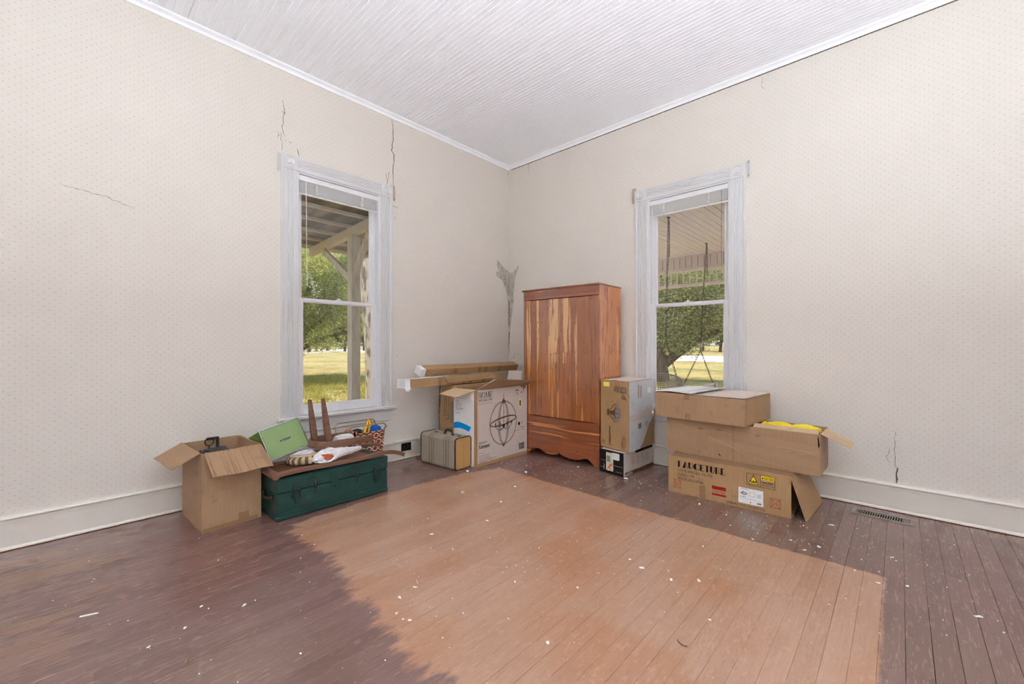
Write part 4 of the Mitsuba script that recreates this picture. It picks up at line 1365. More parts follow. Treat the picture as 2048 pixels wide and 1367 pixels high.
for k in (-0.20, -0.062, 0.062, 0.15):
    p_ = hb + sx * k
    obj('handle_mount' if abs(k) < 0.1 else 'latch', tf(bx(-0.018, 0.018, -0.014, 0.014, -0.003, 0.006, 0.002), frame(p_, sx, np.cross([0, 0, 1.0], sx), (0, 0, 1))), 'rust_metal', s)

# ---------------------------------------------------------------- chandelier carton
cb = thing('chandelier_carton', 'white printed chandelier carton with open flaps standing beside the wardrobe', 'box')
cx0, cx1, cy0, cy1, ch = 0.592, 1.385, 0.490, 0.842, 0.790
for (m_, mat_) in ((bx(cx0, cx1, cy1 - 0.006, cy1, 0, ch), 'cardboard_warm'), (bx(cx1 - 0.006, cx1, cy0, cy1 - 0.006, 0, ch), 'cardboard_cool'), (bx(cx0, cx1 - 0.006, cy0, cy0 + 0.006, 0, ch), 'cardboard_warm'),
                   (bx(cx0, cx0 + 0.006, cy0 + 0.006, cy1 - 0.006, 0, ch), 'cardboard_warm'), (bx(cx0 + .006, cx1 - .006, cy0 + .006, cy1 - .006, 0.001, 0.007), 'cardboard_warm')):
    obj('panel', m_, mat_, cb)
CF = face((cx1, cy1, 0), (0, 1, 0))
cw = cx1 - cx0
obj('front_print', rect(CF, 0.020, 0.035, cw - 0.022, ch - 0.037), 'cardboard_white', cb, label='white printed front')
CF = CF @ trimesh.transformations.translation_matrix([0, 0, PR])
CS = face((cx1, cy0, 0), (1, 0, 0))
obj('side_print', rect(CS, 0.0, 0.01, cy1 - cy0 - 0.030, ch - 0.03), 'white_label', cb, label='white printed side')
CS = CS @ trimesh.transformations.translation_matrix([0, 0, PR])
obj('edge_strip', tf(bx(cy1 - cy0 - 0.030, cy1 - cy0, 0, ch, 0, PR), face((cx1, cy0, 0), (1, 0, 0))), 'cardboard_warm', cb)


def letters(parent, M, s, x, y, h, mat='black_print', bold=False, width=None, name='lettering'):
    m_ = text(s, h, bold)
    if width:
        m_.vertices[:, 0] *= width / m_.bounds[1][0]
    return obj(name, at(M, m_, x, y), mat, parent)


# the large serifed word
sf, th_ = 0.10, 0.07
HH = [sbox(0.08, 0, 0.20, 1), sbox(0.62, 0, 0.78, 1), sbox(0.2, 0.46, 0.62, 0.46 + th_), sbox(0, 0, 0.30, th_), sbox(0, 1 - th_, 0.30, 1), sbox(0.52, 0, 0.86, th_), sbox(0.52, 1 - th_, 0.86, 1)]
OO = [affinity.scale(Point(0, 0).buffer(1, 24), 0.42, 0.5).difference(affinity.scale(Point(0, 0).buffer(1, 24), 0.30, 0.45))]
MM_ = [sbox(0.10, 0, 0.16, 1), sbox(0.82, 0, 0.98, 1), Polygon([(0.08, 1), (0.26, 1), (0.55, 0), (0.47, 0)]), Polygon([(0.47, 0), (0.55, 0), (0.86, 1), (0.78, 1)]), sbox(0, 0, 0.26, th_), sbox(0.74, 0, 1.06, th_), sbox(0, 1 - th_, 0.22, 1), sbox(0.82, 1 - th_, 1.06, 1)]
EE = [sbox(0.08, 0, 0.22, 1), sbox(0, 0, 0.66, th_), sbox(0, 1 - th_, 0.64, 1), sbox(0.2, 0.47, 0.52, 0.47 + th_), sbox(0.60, 0, 0.66, 0.2), sbox(0.58, 0.8, 0.64, 1), sbox(0.48, 0.38, 0.53, 0.62)]
wd_ = unary_union([unary_union(HH), affinity.translate(OO[0], 1.36, 0.5), affinity.translate(unary_union(MM_), 1.86, 0), affinity.translate(unary_union(EE), 3.0, 0)])
obj('name_lettering', at(CF, ext(affinity.scale(wd_, 0.200 / 3.66, 0.060, origin=(0, 0)), PR), 0.030, 0.700), 'black_print', cb)
letters(cb, CF, 'DECORATORS', 0.031, 0.666, 0.022, width=0.198)
letters(cb, CF, 'COLLECTION', 0.034, 0.636, 0.014, 'grey_print', width=0.192)
letters(cb, CF, 'Chandelier', 0.036, 0.232, 0.022, width=0.115)
letters(cb, CF, 'Keowee', 0.036, 0.182, 0.040, bold=True, width=0.155)
for k, wd in enumerate((0.09, 0.16, 0.15, 0.17, 0.25, 0.22, 0.10)):
    y_ = (0.145, 0.117, 0.099, 0.083, 0.068, 0.058, 0.048)[k]
    obj('fine_print', rect(CF, 0.036, y_ - 0.012, wd, 0.004), 'grey_print', cb)
obj('lettering', at(CF, scribble(0.10, 0.014, 21, 2), 0.640, 0.312), 'grey_print', cb)
obj('lettering', at(CF, scribble(0.165, 0.017, 22, 1), 0.575, 0.284), 'grey_print', cb)
for k in range(5):
    obj('fine_print', rect(CF, 0.64 + 0.02 * (k % 2), 0.255 - k * 0.02, 0.09, 0.0025), 'light_grey_print', cb)
r3 = np.random.default_rng(3)
bars, x_ = [], 0.0
while x_ < 0.092:
    w_ = r3.choice([0.0015, 0.003, 0.0045])
    bars.append(sbox(x_, 0, x_ + w_, 0.072))
    x_ += w_ + r3.choice([0.002, 0.003])
obj('barcode', at(CF, ext(unary_union(bars), PR), 0.652, 0.068), 'black_print', cb)
obj('mark', rect(CF, 0.640, 0.345, 0.030, 0.034), 'black_print', cb)
obj('mark', at(CF, ext(Point(0, 0).buffer(0.015).difference(Point(0, 0).buffer(0.010)), PR), 0.707, 0.368), 'grey_print', cb)
obj('sticker', rect(CF, 0.655, 0.545, 0.036, 0.095), 'yellow_label', cb, label='yellow sticker')
obj('sticker_text', tf(bx(0.664, 0.682, 0.56, 0.625, PR, 2 * PR), CF), 'black_print', cb)
for dx, dy, ww, hh in ((0.0, 0.0, 0.045, 0.012), (0.02, -0.045, 0.008, 0.03), (0.085, -0.03, 0.03, 0.01)):
    obj('tear_mark', rect(CF, 0.60 + dx, 0.735 + dy, ww, hh), 'dark_brown_print', cb)
obj('torn_corner', at(CF, ext(Polygon([(0, 0), (0.10, 0.0), (0.10, -0.035), (0.075, -0.03), (0.062, -0.075), (0.05, -0.03), (0.02, -0.022)]), PR), 0.672, ch - 0.003), 'cardboard_dark', cb)
# the printed chandelier: cage of hoops, ring and candle arms
ccx, ccy, ca, cbh = 0.402, 0.405, 0.212, 0.238


def ellring(a_, b_, w_):
    e1 = affinity.scale(Point(0, 0).buffer(1, 48), a_, b_)
    return e1.difference(affinity.scale(Point(0, 0).buffer(1, 48), max(a_ - w_, 1e-4), b_ - w_))


obj('printed_hoop', at(CF, ext(ellring(ca, cbh, 0.012), PR), ccx, ccy), 'grey_print', cb)
obj('printed_hoop', at(CF, ext(ellring(0.094, cbh, 0.034).difference(sbox(-1, -1, 1, -0.225)), PR), ccx, ccy), 'light_grey_print', cb)
obj('printed_hoop', tf(mv(ext(ellring(0.072, cbh, 0.014), PR), ccx + 0.002, ccy, PR), CF), 'grey_print', cb)
band_ = affinity.rotate(ellring(ca, 0.048, 0.016), 6, origin=(0, 0))
obj('printed_band', tf(mv(ext(band_, PR), ccx, ccy + 0.02, 2 * PR), CF), 'dark_brown_print', cb)
arms = [LineString([(0, cbh), (0, -0.02)]).buffer(0.0022), Point(0, -0.03).buffer(0.018), Polygon([(-0.022, -0.03), (0.022, -0.03), (0, -0.062)])]
for dx in (-0.125, -0.055, 0.055, 0.125):
    arms.append(LineString([(dx * q, -0.03 - 0.045 * math.sin(q * math.pi)) for q in np.linspace(0, 1, 9)]).buffer(0.0022))
    arms.append(sbox(dx - 0.0045, -0.03, dx + 0.0045, 0.02))
    arms.append(sbox(dx - 0.011, -0.012, dx + 0.011, -0.004))
obj('printed_arms', tf(mv(ext(unary_union(arms), PR), ccx, ccy, 3 * PR), CF), 'black_print', cb)
fin = [Polygon([(-0.032, cbh - 0.02), (0.032, cbh - 0.02), (0.012, cbh + 0.018), (-0.012, cbh + 0.018)]), Point(0, cbh + 0.034).buffer(0.007), LineString([(0, cbh + 0.02), (0, cbh + 0.085)]).buffer(0.0018), Polygon([(-0.03, -cbh + 0.012), (0.03, -cbh + 0.012), (0.0, -cbh - 0.026)])]
obj('printed_finial', tf(mv(ext(unary_union(fin), PR), ccx, ccy, 4 * PR), CF), 'dark_brown_print', cb)
# side lettering and tape
for k, wd in enumerate((0.05, 0.16, 0.0, 0.045, 0.075, 0.10, 0.07, 0.13, 0.10, 0.0, 0.08)):
    if wd:
        obj('fine_print', rect(CS, 0.03, 0.705 - k * 0.018, wd, 0.004), 'grey_print', cb)
V_ = [(0.0, 0.42), (0.06, 0.435), (0.13, 0.432), (0.20, 0.42), (0.275, 0.405), (0.245, 0.352), (0.17, 0.368), (0.09, 0.372), (0.0, 0.36)]
obj('painters_tape', at(CS, ext(Polygon(V_), 0.001), 0.0, 0.0), 'blue_tape', cb, label='strip of bright blue tape')
# flaps
e = np.array


def flapq(pts, mat, label=None, t=0.004):
    obj('flap', quadslab(np.array(pts, float), t), mat, cb, label=label)


flapq([(cx1, cy0 + 0.01, ch), (cx1, cy1 - 0.01, ch), (cx1 + 0.235, cy1 - 0.05, ch - 0.055), (cx1 + 0.235, cy0 + 0.05, ch - 0.040)], 'cardboard_pale', 'pale inner flap spread to the left')
flapq([(cx1 - 0.01, cy1, ch), (cx0 + 0.01, cy1, ch), (cx0 + 0.015, cy1 + 0.150, ch + 0.060), (cx1 - 0.20, cy1 + 0.100, ch + 0.105)], 'cardboard_dark', 'front flap raised, brown inside showing')
flapq([(cx0, cy0 + 0.03, ch), (cx0, cy1 - 0.10, ch), (cx0 - 0.045, cy1 - 0.11, ch + 0.150), (cx0 - 0.045, cy0 + 0.03, ch + 0.150)], 'cardboard_white', 'white right-hand flap standing up')
flapq([(cx0 + 0.02, cy0, ch), (cx1 - 0.02, cy0, ch), (cx1 - 0.04, cy0 + 0.03, ch - 0.13), (cx0 + 0.04, cy0 + 0.03, ch - 0.13)], 'cardboard_dark')
obj('torn_tape', hullpts([(cx1 - 0.01, cy1 + 0.004, ch + 0.004), (cx1 - 0.035, cy1 + 0.002, ch + 0.004), (cx1 - 0.20, cy1 + 0.10, ch + 0.112), (cx1 - 0.165, cy1 + 0.085, ch + 0.10), (cx1 - 0.05, cy1 + 0.05, ch + 0.04)]), 'film_plastic', cb)

# ---------------------------------------------------------------- bulging brown carton behind it
bc = thing('brown_carton', 'large bulging brown carton with dark printed lines behind the chandelier carton', 'box')
m = dented(0.70, 0.255, 0.806, 0.0, 2)
v = np.array(m.vertices)
bul = np.sin(np.pi * np.clip(v[:, 2] / 0.806, 0, 1))
v[:, 1] += np.where(v[:, 1] < 0.12, -0.05 * bul, 0)
v = v + [0.630, 0.222, 0.001]
obj('body', trimesh.Trimesh(v, m.faces, process=False), 'cardboard_warm', bc, 30)
BF = face((1.3305, 0.18, 0), (1, 0, 0))
obj('edge_band', tf(ext(Polygon([(-0.005, 0.80), (0.012, 0.80), (-0.025 + 0.025, 0.60), (-0.02 + 0.01, 0.45), (0.0, 0.25), (0.015, 0.06), (0.0, 0.06), (-0.012, 0.25), (-0.024, 0.45), (-0.020, 0.60)]).buffer(0), PR), BF), 'dark_brown_print', bc)
for pts in ([(0.09, 0.70), (0.085, 0.55), (0.078, 0.50), (0.10, 0.49), (0.115, 0.50), (0.11, 0.70)], [(0.16, 0.70), (0.155, 0.55), (0.15, 0.43), (0.10, 0.42)], [(0.06, 0.47), (0.10, 0.465), (0.14, 0.47)]):
    obj('printed_line', tf(ext(LineString(pts).buffer(0.003), PR), BF), 'dark_brown_print', bc)
obj('label_patch', tf(bx(0.185, 0.24, 0.40, 0.62, 0, PR), BF), 'grey_print', bc)

# ---------------------------------------------------------------- two long flat packages lying on it
def package(x0, x1, y0, y1, z0, z1, label, ang, tilt, seed, wrap, roll=0.0):
    pk = thing('long_package', label, 'box')
    Lh, D_, H_ = x1 - x0, y1 - y0, z1 - z0
    m = dented(Lh - 0.06, D_, H_, 0.005, seed, 4)
    M = rotz(ang, (x1, (y0 + y1) / 2, 0)) @ rot(tilt, [0, 1, 0], (x1, 0, z0)) @ rot(roll, [1, 0, 0], (0, (y0 + y1) / 2, (z0 + z1) / 2))
    obj('carton', tf(mv(m, x0, y0, z0), M), 'cardboard_warm', pk, 30)
    # the end bound with torn white tape
    en = dented(0.066, D_ + 0.004, H_ + 0.004, 0.012, seed + 3, 3)
    obj('tape_wrap', tf(mv(en, x1 - 0.066, y0 - 0.002, z0 - 0.002), M), 'white_label', pk, 30, label='white tape around its end')
    obj('torn_tape', tf(hullpts([(x1 - 0.07, y1 + 0.003, z0), (x1 - 0.005, y1 + 0.003, z0), (x1 - 0.045, y1 + 0.006, z0 - wrap), (x1 - 0.012, y1 + 0.007, z0 - wrap * 0.9), (x1 - 0.07, y1 + 0.001, z0 + 0.01), (x1, y1 + 0.001, z0 + 0.01)]), M), 'white_label', pk)
    for q in (0.30, 0.55, 0.62, 0.78):
        xx = x0 + (Lh - 0.06) * (1 - q)
        obj('seam_tape', tf(bx(xx, xx + 0.05, y1 - 0.001, y1 + 0.0008, z0 + 0.004, z1 - 0.004), M), 'cardboard_dark', pk)
    return M


M1 = package(0.56, 1.945, 0.275, 0.415, 0.8145, 0.905, 'long tan package with a taped white end, lower of the two', 0.0, -0.0, 4, 0.03)
fl2 = [(1.47, 0.418, 0.912), (0.72, 0.418, 0.912), (0.70, 0.436, 0.852), (1.405, 0.436, 0.838)]
obj('loose_flap', quadslab(np.array(fl2), 0.003), 'cardboard_warm', 'long_package')
obj('top_tape', bx(1.30, 1.88, 0.30, 0.412, 0.905, 0.9065), 'cardboard_cool', 'long_package')
package(0.12, 1.665, 0.175, 0.283, 0.929, 1.012, 'long tan package with a taped white end, upper of the two', 0.0, 0.0, 9, 0.004, -0.42)

# ---------------------------------------------------------------- fan carton on the black and white carton
fb = thing('flat_carton', 'low white carton with a black printed end under the ceiling fan carton', 'box')
FA = np.array([0.660, 2.098, 0.0])
fxn = np.array([math.cos(math.radians(-8)), -math.sin(math.radians(-8)), 0]) * 0 + np.array([0.990, -0.139, 0.0])     # out of the end
fyn = np.array([0.139 * 0.2, 0.9996, 0.0]); fyn /= np.linalg.norm(fyn)
Fd = np.array([-1.0, 0.027, 0]); Fd /= np.linalg.norm(Fd)                          # along the long side to the back
Fl = np.array([-0.139, -0.990, 0.0])                                                # along the end to the left
m = dented(0.600, 0.282, 0.226, 0.006, 3, 4)
FMb = frame(FA + Fl * 0.282, Fd, -Fl, (0, 0, 1))
obj('body', tf(mv(m, 0, 0, 0.002), FMb), 'cardboard_white', fb, 30)
en_n = np.cross(-Fl, [0, 0, 1.0]); en_n = en_n if en_n[0] > 0 else -en_n
FE = face(FA + Fl * 0.282 + en_n * 0.0015, en_n)
obj('end_print', rect(FE, 0.001, 0.004, 0.280, 0.224), 'black_print', fb, label='black printed end')
FE = FE @ trimesh.transformations.translation_matrix([0, 0, PR])
obj('picture_print', rect(FE, 0.078, 0.03, 0.085, 0.175), 'cream_print', fb)
FE2 = FE @ trimesh.transformations.translation_matrix([0, 0, PR])
obj('picture_print', rect(FE2, 0.086, 0.115, 0.042, 0.058), 'teal_print', fb)
obj('picture_print', at(FE2, ext(Polygon([(0.0, 0.0), (0.03, 0.05), (0.06, 0.075), (0.068, 0.05), (0.04, 0.03), (0.05, 0.0), (0.035, 0.0), (0.03, 0.025), (0.012, 0.0)]), PR), 0.086, 0.036), 'orange_print', fb)
obj('paper_label', rect(FE, 0.150, 0.148, 0.085, 0.064), 'white_label', fb)
m_ = scribble(0.055, 0.013, 23, 1)
obj('lettering', tf(mv(tf(m_, rot(math.pi / 2, [0, 0, 1])), 0.058, 0.036, 0), FE), 'white_label', fb)
for xx, yy, l_ in ((0.02, 0.12, 0.12), (0.17, 0.09, 0.10), (0.005, 0.05, 0.06), (0.19, 0.035, 0.08)):
    obj('scuff', rect(FE, xx, yy, l_, 0.003), 'light_grey_print', fb)
ln = -Fl - Fd * ((-Fl) @ Fd); ln = np.array([0.027, 1.0, 0]); ln /= np.linalg.norm(ln)
FS = face(FA + ln * 0.0015, ln)
sd = scribble(0.235, 0.026, 24, 3)
obj('lettering', at(FS, sd, 0.02, 0.02), 'black_print', fb)
for q in range(4):
    obj('side_grid', rect(FS, 0.15 + q * 0.095, 0.085, 0.075, 0.10), 'light_grey_print', fb)
    obj('side_grid', tf(bx(0.153 + q * 0.095, 0.222 + q * 0.095, 0.089, 0.181, PR, 2 * PR), FS), 'cardboard_white', fb)
    for h_ in range(4):
        obj('side_text', tf(bx(0.158 + q * 0.095, 0.158 + q * 0.095 + 0.045 + 0.012 * ((q + h_) % 2), 0.098 + h_ * 0.02, 0.102 + h_ * 0.02, 2 * PR, 3 * PR), FS), 'grey_print', fb)
obj('top_strip', tf(bx(0.22, 0.58, 0.192, 0.218, PR, 2 * PR), FS), 'black_print', fb)
obj('bottom_edge', rect(FS, 0.17, 0.004, 0.43, 0.028), 'dark_brown_print', fb)

fc = thing('fan_carton', 'tall tan ceiling fan carton stacked on the low carton beside the wardrobe', 'box')
A0 = np.array([0.628, 2.136, 0.0]); Fz = 0.2325
Fl2 = np.array([-0.190, -0.982, 0]); Fl2 /= np.linalg.norm(Fl2)
Fd2 = np.array([-1.0, -0.01, 0]); Fd2 /= np.linalg.norm(Fd2)
FW, FDp, FH = 0.352, 0.560, 0.668
m = dented(FDp, FW, FH, 0.006, 7, 4)
FMc = frame(A0 + Fl2 * FW + np.array([0, 0, Fz]), Fd2, -Fl2, (0, 0, 1))
lean = np.eye(4)
obj('body', tf(m, FMc), 'cardboard_warm', fc, 30)
n1 = np.array([0.982, -0.190, 0.0])
FE = face(A0 + Fl2 * FW + np.array([0, 0, Fz]) + n1 * 0.001, n1)
n2 = np.array([-0.01, 1.0, 0.0])
FS = face(A0 + np.array([0, 0, Fz]) + n2 * 0.001, n2)
# end face: fan picture on its side
fan = [sbox(0.0, -0.055, 0.010, 0.055).buffer(0.002), Polygon([(-0.055, -0.012), (0.0, -0.03), (0.0, 0.03), (-0.055, 0.012)]), sbox(-0.085, -0.026, -0.066, 0.026).buffer(0.005), sbox(-0.07, -0.01, -0.05, 0.01)]
bowl = Polygon([(0.0, -0.088)] + [(0.055 * math.cos(q) + 0.01, 0.088 * math.sin(q)) for q in np.linspace(-1.5, 1.5, 20)] + [(0.0, 0.088)])
obj('printed_fan', at(FE, ext(unary_union(fan), PR), 0.178, 0.355), 'dark_brown_print', fc)
obj('printed_fan', at(FE, ext(bowl.buffer(0), PR), 0.188, 0.355), 'grey_print', fc)
for yy in (-0.045, 0.0, 0.045):
    obj('printed_fan', tf(mv(ext(LineString([(0.0, yy), (0.06, yy * 0.8)]).buffer(0.002), PR), 0.19, 0.355, PR), FE), 'dark_brown_print', fc)
for yy in (-0.085, 0.085):
    obj('printed_fan', at(FE, ext(LineString([(-0.05, yy * 0.3), (0.0, yy), (0.012, yy)]).buffer(0.0035), PR), 0.178, 0.355), 'dark_brown_print', fc)
obj('yellow_label', rect(FE, 0.040, 0.606, 0.075, 0.044, 0.001), 'yellow_label', fc)
for k in range(7):
    obj('fine_print', rect(FE, 0.175 + k * 0.012, 0.555 + (k % 3) * 0.012, 0.004, 0.05), 'dark_brown_print', fc)
obj('code_square', rect(FE, 0.262, 0.555, 0.055, 0.055), 'dark_brown_print', fc)
obj('code_square', tf(bx(0.268, 0.311, 0.561, 0.604, PR, 2 * PR), FE), 'grey_print', fc)
obj('mark', at(FE, ext(Point(0, 0).buffer(0.021).difference(Point(0, 0).buffer(0.016)), PR), 0.285, 0.515), 'dark_brown_print', fc)
obj('mark', at(FE, scribble(0.022, 0.018, 25), 0.275, 0.506), 'dark_brown_print', fc)
obj('mark', at(FE, scribble(0.012, 0.03, 26), 0.308, 0.490), 'dark_brown_print', fc)
for xx, y0_, l_ in ((0.112, 0.03, 0.19), (0.120, 0.06, 0.16), (0.129, 0.03, 0.11), (0.262, 0.03, 0.06), (0.275, 0.04, 0.10), (0.292, 0.02, 0.13), (0.308, 0.05, 0.09), (0.025, 0.04, 0.04), (0.045, 0.04, 0.04)):
    obj('fine_print', rect(FE, xx, y0_, 0.0045, l_), 'dark_brown_print', fc)
# long side: white tape over the upper two thirds
obj('white_wrap', tf(ext(Polygon([(0.0, 0.0), (0.0, FH - 0.002), (FDp - 0.002, FH - 0.002), (FDp - 0.002, 0.30), (0.44, 0.22), (0.30, 0.05), (0.22, 0.0)]), PR), FS), 'cardboard_cool', fc, label='white taped side')
FS2 = FS @ trimesh.transformations.translation_matrix([0, 0, PR])
obj('tape', tf(ext(Polygon([(0.0, 0.28), (FDp - 0.002, 0.30), (FDp - 0.002, 0.385), (0.0, 0.345)]), PR), FS2), 'cardboard_white', fc)
obj('paper_label', rect(FS2, 0.40, 0.53, 0.075, 0.055), 'white_label', fc)
for xx, yy, w_, h_ in ((0.18, 0.50, 0.03, 0.13), (0.235, 0.50, 0.03, 0.12), (0.06, 0.15, 0.004, 0.045), (0.075, 0.15, 0.004, 0.045), (0.19, 0.20, 0.07, 0.05), (0.36, 0.2, 0.03, 0.05)):
    obj('faint_print', rect(FS2, xx, yy, w_, h_), 'light_grey_print' if w_ < 0.06 else 'grey_print', fc)
obj('top_tape', tf(bx(0.03, FDp - 0.03, 0.02, FW - 0.02, FH, FH + 0.0008), FMc), 'cardboard_white', fc)
for q in ((0.0, 0.13), (0.03, 0.15)):
    obj('staple', tf(bx(q[0] + 0.01, q[0] + 0.015, q[1], q[1] + 0.035, FH, FH + 0.003), FMc), 'rust_metal', fc)

# ---------------------------------------------------------------- stack of three cartons at the right
kc = thing('vanity_top_carton', 'long tan carton with black and red printing on the floor, bottom of the right stack', 'box')
K0 = np.array([0.706, 3.436, 0.0]); K1 = np.array([0.720, 2.548, 0.0])
kx = K0 - K1; kw = np.linalg.norm(kx); kx /= kw
kn = np.array([kx[1], -kx[0], 0])
KD, KH = 0.560, 0.306
KM = frame(K1 - kn * KD, kx, kn * 1.0 * -1 * -1, (0, 0, 1)) if False else frame(K1, kx, -kn, (0, 0, 1))
pan = [bx(0, kw, 0, 0.006, 0.001, KH), bx(0, kw, KD - 0.006, KD, 0.001, KH), bx(0, 0.006, 0.006, KD - 0.006, 0.001, KH), bx(0.006, kw, 0.006, KD - 0.006, 0.001, 0.007)]
for p_ in pan:
    obj('panel', tf(p_, KM), 'cardboard_warm', kc)
tp = bx(0.006, kw, 0.006, KD - 0.006, KH - 0.006, KH)
obj('panel', tf(tp, KM), 'cardboard_dark', kc, label='stained top')
KF = face(K1 + kn * 0.0004, kn)
# the hanging end flap, hinged at the top
e0 = K0 + np.array([0, 0, KH]) - kn * 0.002
e1 = K0 - kn * KD + np.array([0, 0, KH])
f1_ = np.array([0.690, 3.528, 0.004]); f0_ = np.array([0.155, 3.560, 0.004])
ef = obj('end_flap', quadslab([e0, e1, f0_, f1_], 0.008), 'cardboard_warm', kc, label='open end flap hanging down')
fm = np.cross(e1 - e0, f1_ - e0); fm /= np.linalg.norm(fm); fm = fm if fm[1] > 0 else -fm
ux = (e1 - e0) / np.linalg.norm(e1 - e0)
uy = np.cross(fm, ux)
FFl = frame(e0 + (f1_ - e0) + fm * 0.009, ux, uy, fm)
obj('paper_label', tf(bx(0.36, 0.52, 0.09, 0.235, 0, 0.001), FFl), 'white_label', kc)
for k in range(6):
    obj('smudge', tf(bx(0.38 + 0.02 * k, 0.385 + 0.02 * k, 0.10 + 0.018 * (k % 3), 0.16 + 0.02 * (k % 2), 0.001, 0.0016), FFl), 'dark_brown_print', kc)

# lettering of the company name: heavy left halves with thin strokes
t_ = 0.055


def half_ring(r0, r1, a0_, a1_, n_=20, cx=0.0, cy=0.0, sx=1.0, sy=1.0):
    q_ = np.linspace(math.radians(a0_), math.radians(a1_), n_)
    return Polygon([(cx + sx * r1 * math.cos(k), cy + sy * r1 * math.sin(k)) for k in q_] + [(cx + sx * r0 * math.cos(k), cy + sy * r0 * math.sin(k)) for k in q_[::-1]])


def glyph(ch_):
    if ch_ == 'F':
        return [sbox(0, 0, .26, 1), sbox(0.26, 1 - t_, .58, 1), sbox(0.26, .5, .48, .5 + t_)], 0.62
    if ch_ == 'A':
        return [Polygon([(0, 0), (0.36, 1), (0.46, 1), (0.46, 0)]), Polygon([(0.40, 1), (0.47, 1), (0.80, 0), (0.73, 0)])], 0.84
    if ch_ == 'U':
        return [sbox(0, 0.3, .30, 1), half_ring(0.0, 0.30, 180, 270, cx=.30, cy=.3, sx=1, sy=1).union(sbox(0.0, 0.29, 0.3, 0.31)), half_ring(0.24, 0.30, 270, 360, cx=.30, cy=.3), sbox(0.54, 0.3, 0.60, 1)], 0.68
    if ch_ == 'C':
        return [half_ring(0.0, 0.5, 90, 270, cx=.42, cy=.5, sx=.84), half_ring(0.44, 0.5, 270, 335, cx=.42, cy=.5), half_ring(0.44, 0.5, 25, 90, cx=.42, cy=.5)], 0.92
    if ch_ == 'E':
        return [sbox(0, 0, .26, 1), sbox(0.26, 1 - t_, .58, 1), sbox(0.26, .47, .50, .47 + t_), sbox(0.26, 0, .58, t_)], 0.64
    if ch_ == 'T':
        return [sbox(0.20, 0, .46, 1), sbox(0.0, 1 - t_, .66, 1)], 0.70
    if ch_ == 'R':
        return [sbox(0, 0, .26, 1), half_ring(0.19, 0.245, -90, 90, cx=.36, cy=.755), sbox(0.26, 1 - t_, .37, 1), sbox(0.26, .51, .37, .51 + t_), Polygon([(0.34, 0.51), (0.40, 0.51), (0.66, 0), (0.59, 0)])], 0.70


x_, gl = 0.0, []
for ch_ in 'FAUCETURE':
    gg, adv = glyph(ch_)
    gl.append(affinity.translate(unary_union([g_.buffer(0) for g_ in gg]), x_, 0))
    x_ += adv
name_poly = affinity.scale(unary_union(gl), 0.372 / x_, 0.052, origin=(0, 0))
obj('name_lettering', at(KF, ext(name_poly, PR), 0.082, 0.222), 'black_print', kc, label='black heavy name lettering')
letters(kc, KF, 'LOT#:605114-22-CP', 0.082, 0.186, 0.022, 'black_print', width=0.275)
letters(kc, KF, 'C/NO.: CP', 0.082, 0.151, 0.022, 'black_print', width=0.132)
obj('lettering', at(KF, scribble(0.040, 0.014, 27, 2), 0.245, 0.151), 'dark_brown_print', kc)
letters(kc, KF, 'MADE IN CHINA', 0.082, 0.118, 0.022, 'black_print', width=0.205)
letters(kc, KF, 'ITEM NO.: KVP 33022M38SQ', 0.462, 0.012, 0.018, 'black_print', width=0.262)


def crossed(x, y, s, sy):
    fr_ = sbox(0, 0, s, sy).difference(sbox(0.003, 0.003, s - 0.003, sy - 0.003))
    cr = LineString([(0, 0), (s, sy)]).buffer(0.0018).union(LineString([(0, sy), (s, 0)]).buffer(0.0018)).difference(sbox(s * 0.2, sy * 0.36, s * 0.8, sy * 0.64))
    obj('stamp', at(KF, ext(fr_.union(cr), PR), x, y), 'red_print', kc)
    letters(kc, KF, 'FRAGILE', x + s * 0.18, y + sy * 0.43, 0.008, 'red_print', width=s * 0.64)


crossed(0.050, 0.044, 0.056, 0.066)
crossed(0.757, 0.052, 0.066, 0.070)
obj('red_block', rect(KF, 0.352, 0.098, 0.104, 0.028), 'red_print', kc)
obj('red_block', rect(KF, 0.352, 0.050, 0.104, 0.017), 'red_print', kc)
letters(kc, KF, 'DO NOT DROP', 0.356, 0.076, 0.013, 'red_print', width=0.096)
obj('tape', rect(KF, 0.256, 0.002, 0.046, 0.105), 'parcel_tape', kc)
wl_ = obj('product_label', rect(KF, 0.545, 0.040, 0.168, 0.118), 'white_label', kc, label='white product label')
KF2 = KF @ trimesh.transformations.translation_matrix([0, 0, PR])
letters(wl_, KF2, 'FAUCETURE', 0.560, 0.145, 0.007, 'grey_print', width=0.05)
obj('label_drawing', at(KF2, ext(Polygon([(0, 0.012), (0.022, 0.03), (0.055, 0.016), (0.03, 0)]).difference(Polygon([(0.018, 0.014), (0.026, 0.02), (0.038, 0.016), (0.03, 0.009)])), PR), 0.556, 0.102), 'grey_print', wl_)
obj('label_drawing', at(KF2, ext(ellring(0.022, 0.018, 0.002), PR), 0.640, 0.118), 'light_grey_print', wl_)
obj('label_drawing', rect(KF2, 0.672, 0.098, 0.026, 0.03), 'cardboard_cool', wl_)
obj('label_text', rect(KF2, 0.556, 0.088, 0.038, 0.0025), 'black_print', wl_)
obj('label_text', rect(KF2, 0.556, 0.076, 0.145, 0.0012), 'grey_print', wl_)
for k in range(5):
    obj('label_text', rect(KF2, 0.672 + k * 0.006, 0.050, 0.0035, 0.014), 'black_print', wl_)
obj('label_text', rect(KF2, 0.626, 0.052, 0.006, 0.008), 'black_print', wl_)
cl = sbox(0, 0, 0.188, 0.092).difference(sbox(0.0025, 0.0025, 0.1855, 0.0895)).union(sbox(0.094, 0, 0.0965, 0.092))
obj('warning_frame', at(KF, ext(cl, PR), 0.600, 0.185), 'black_print', kc)
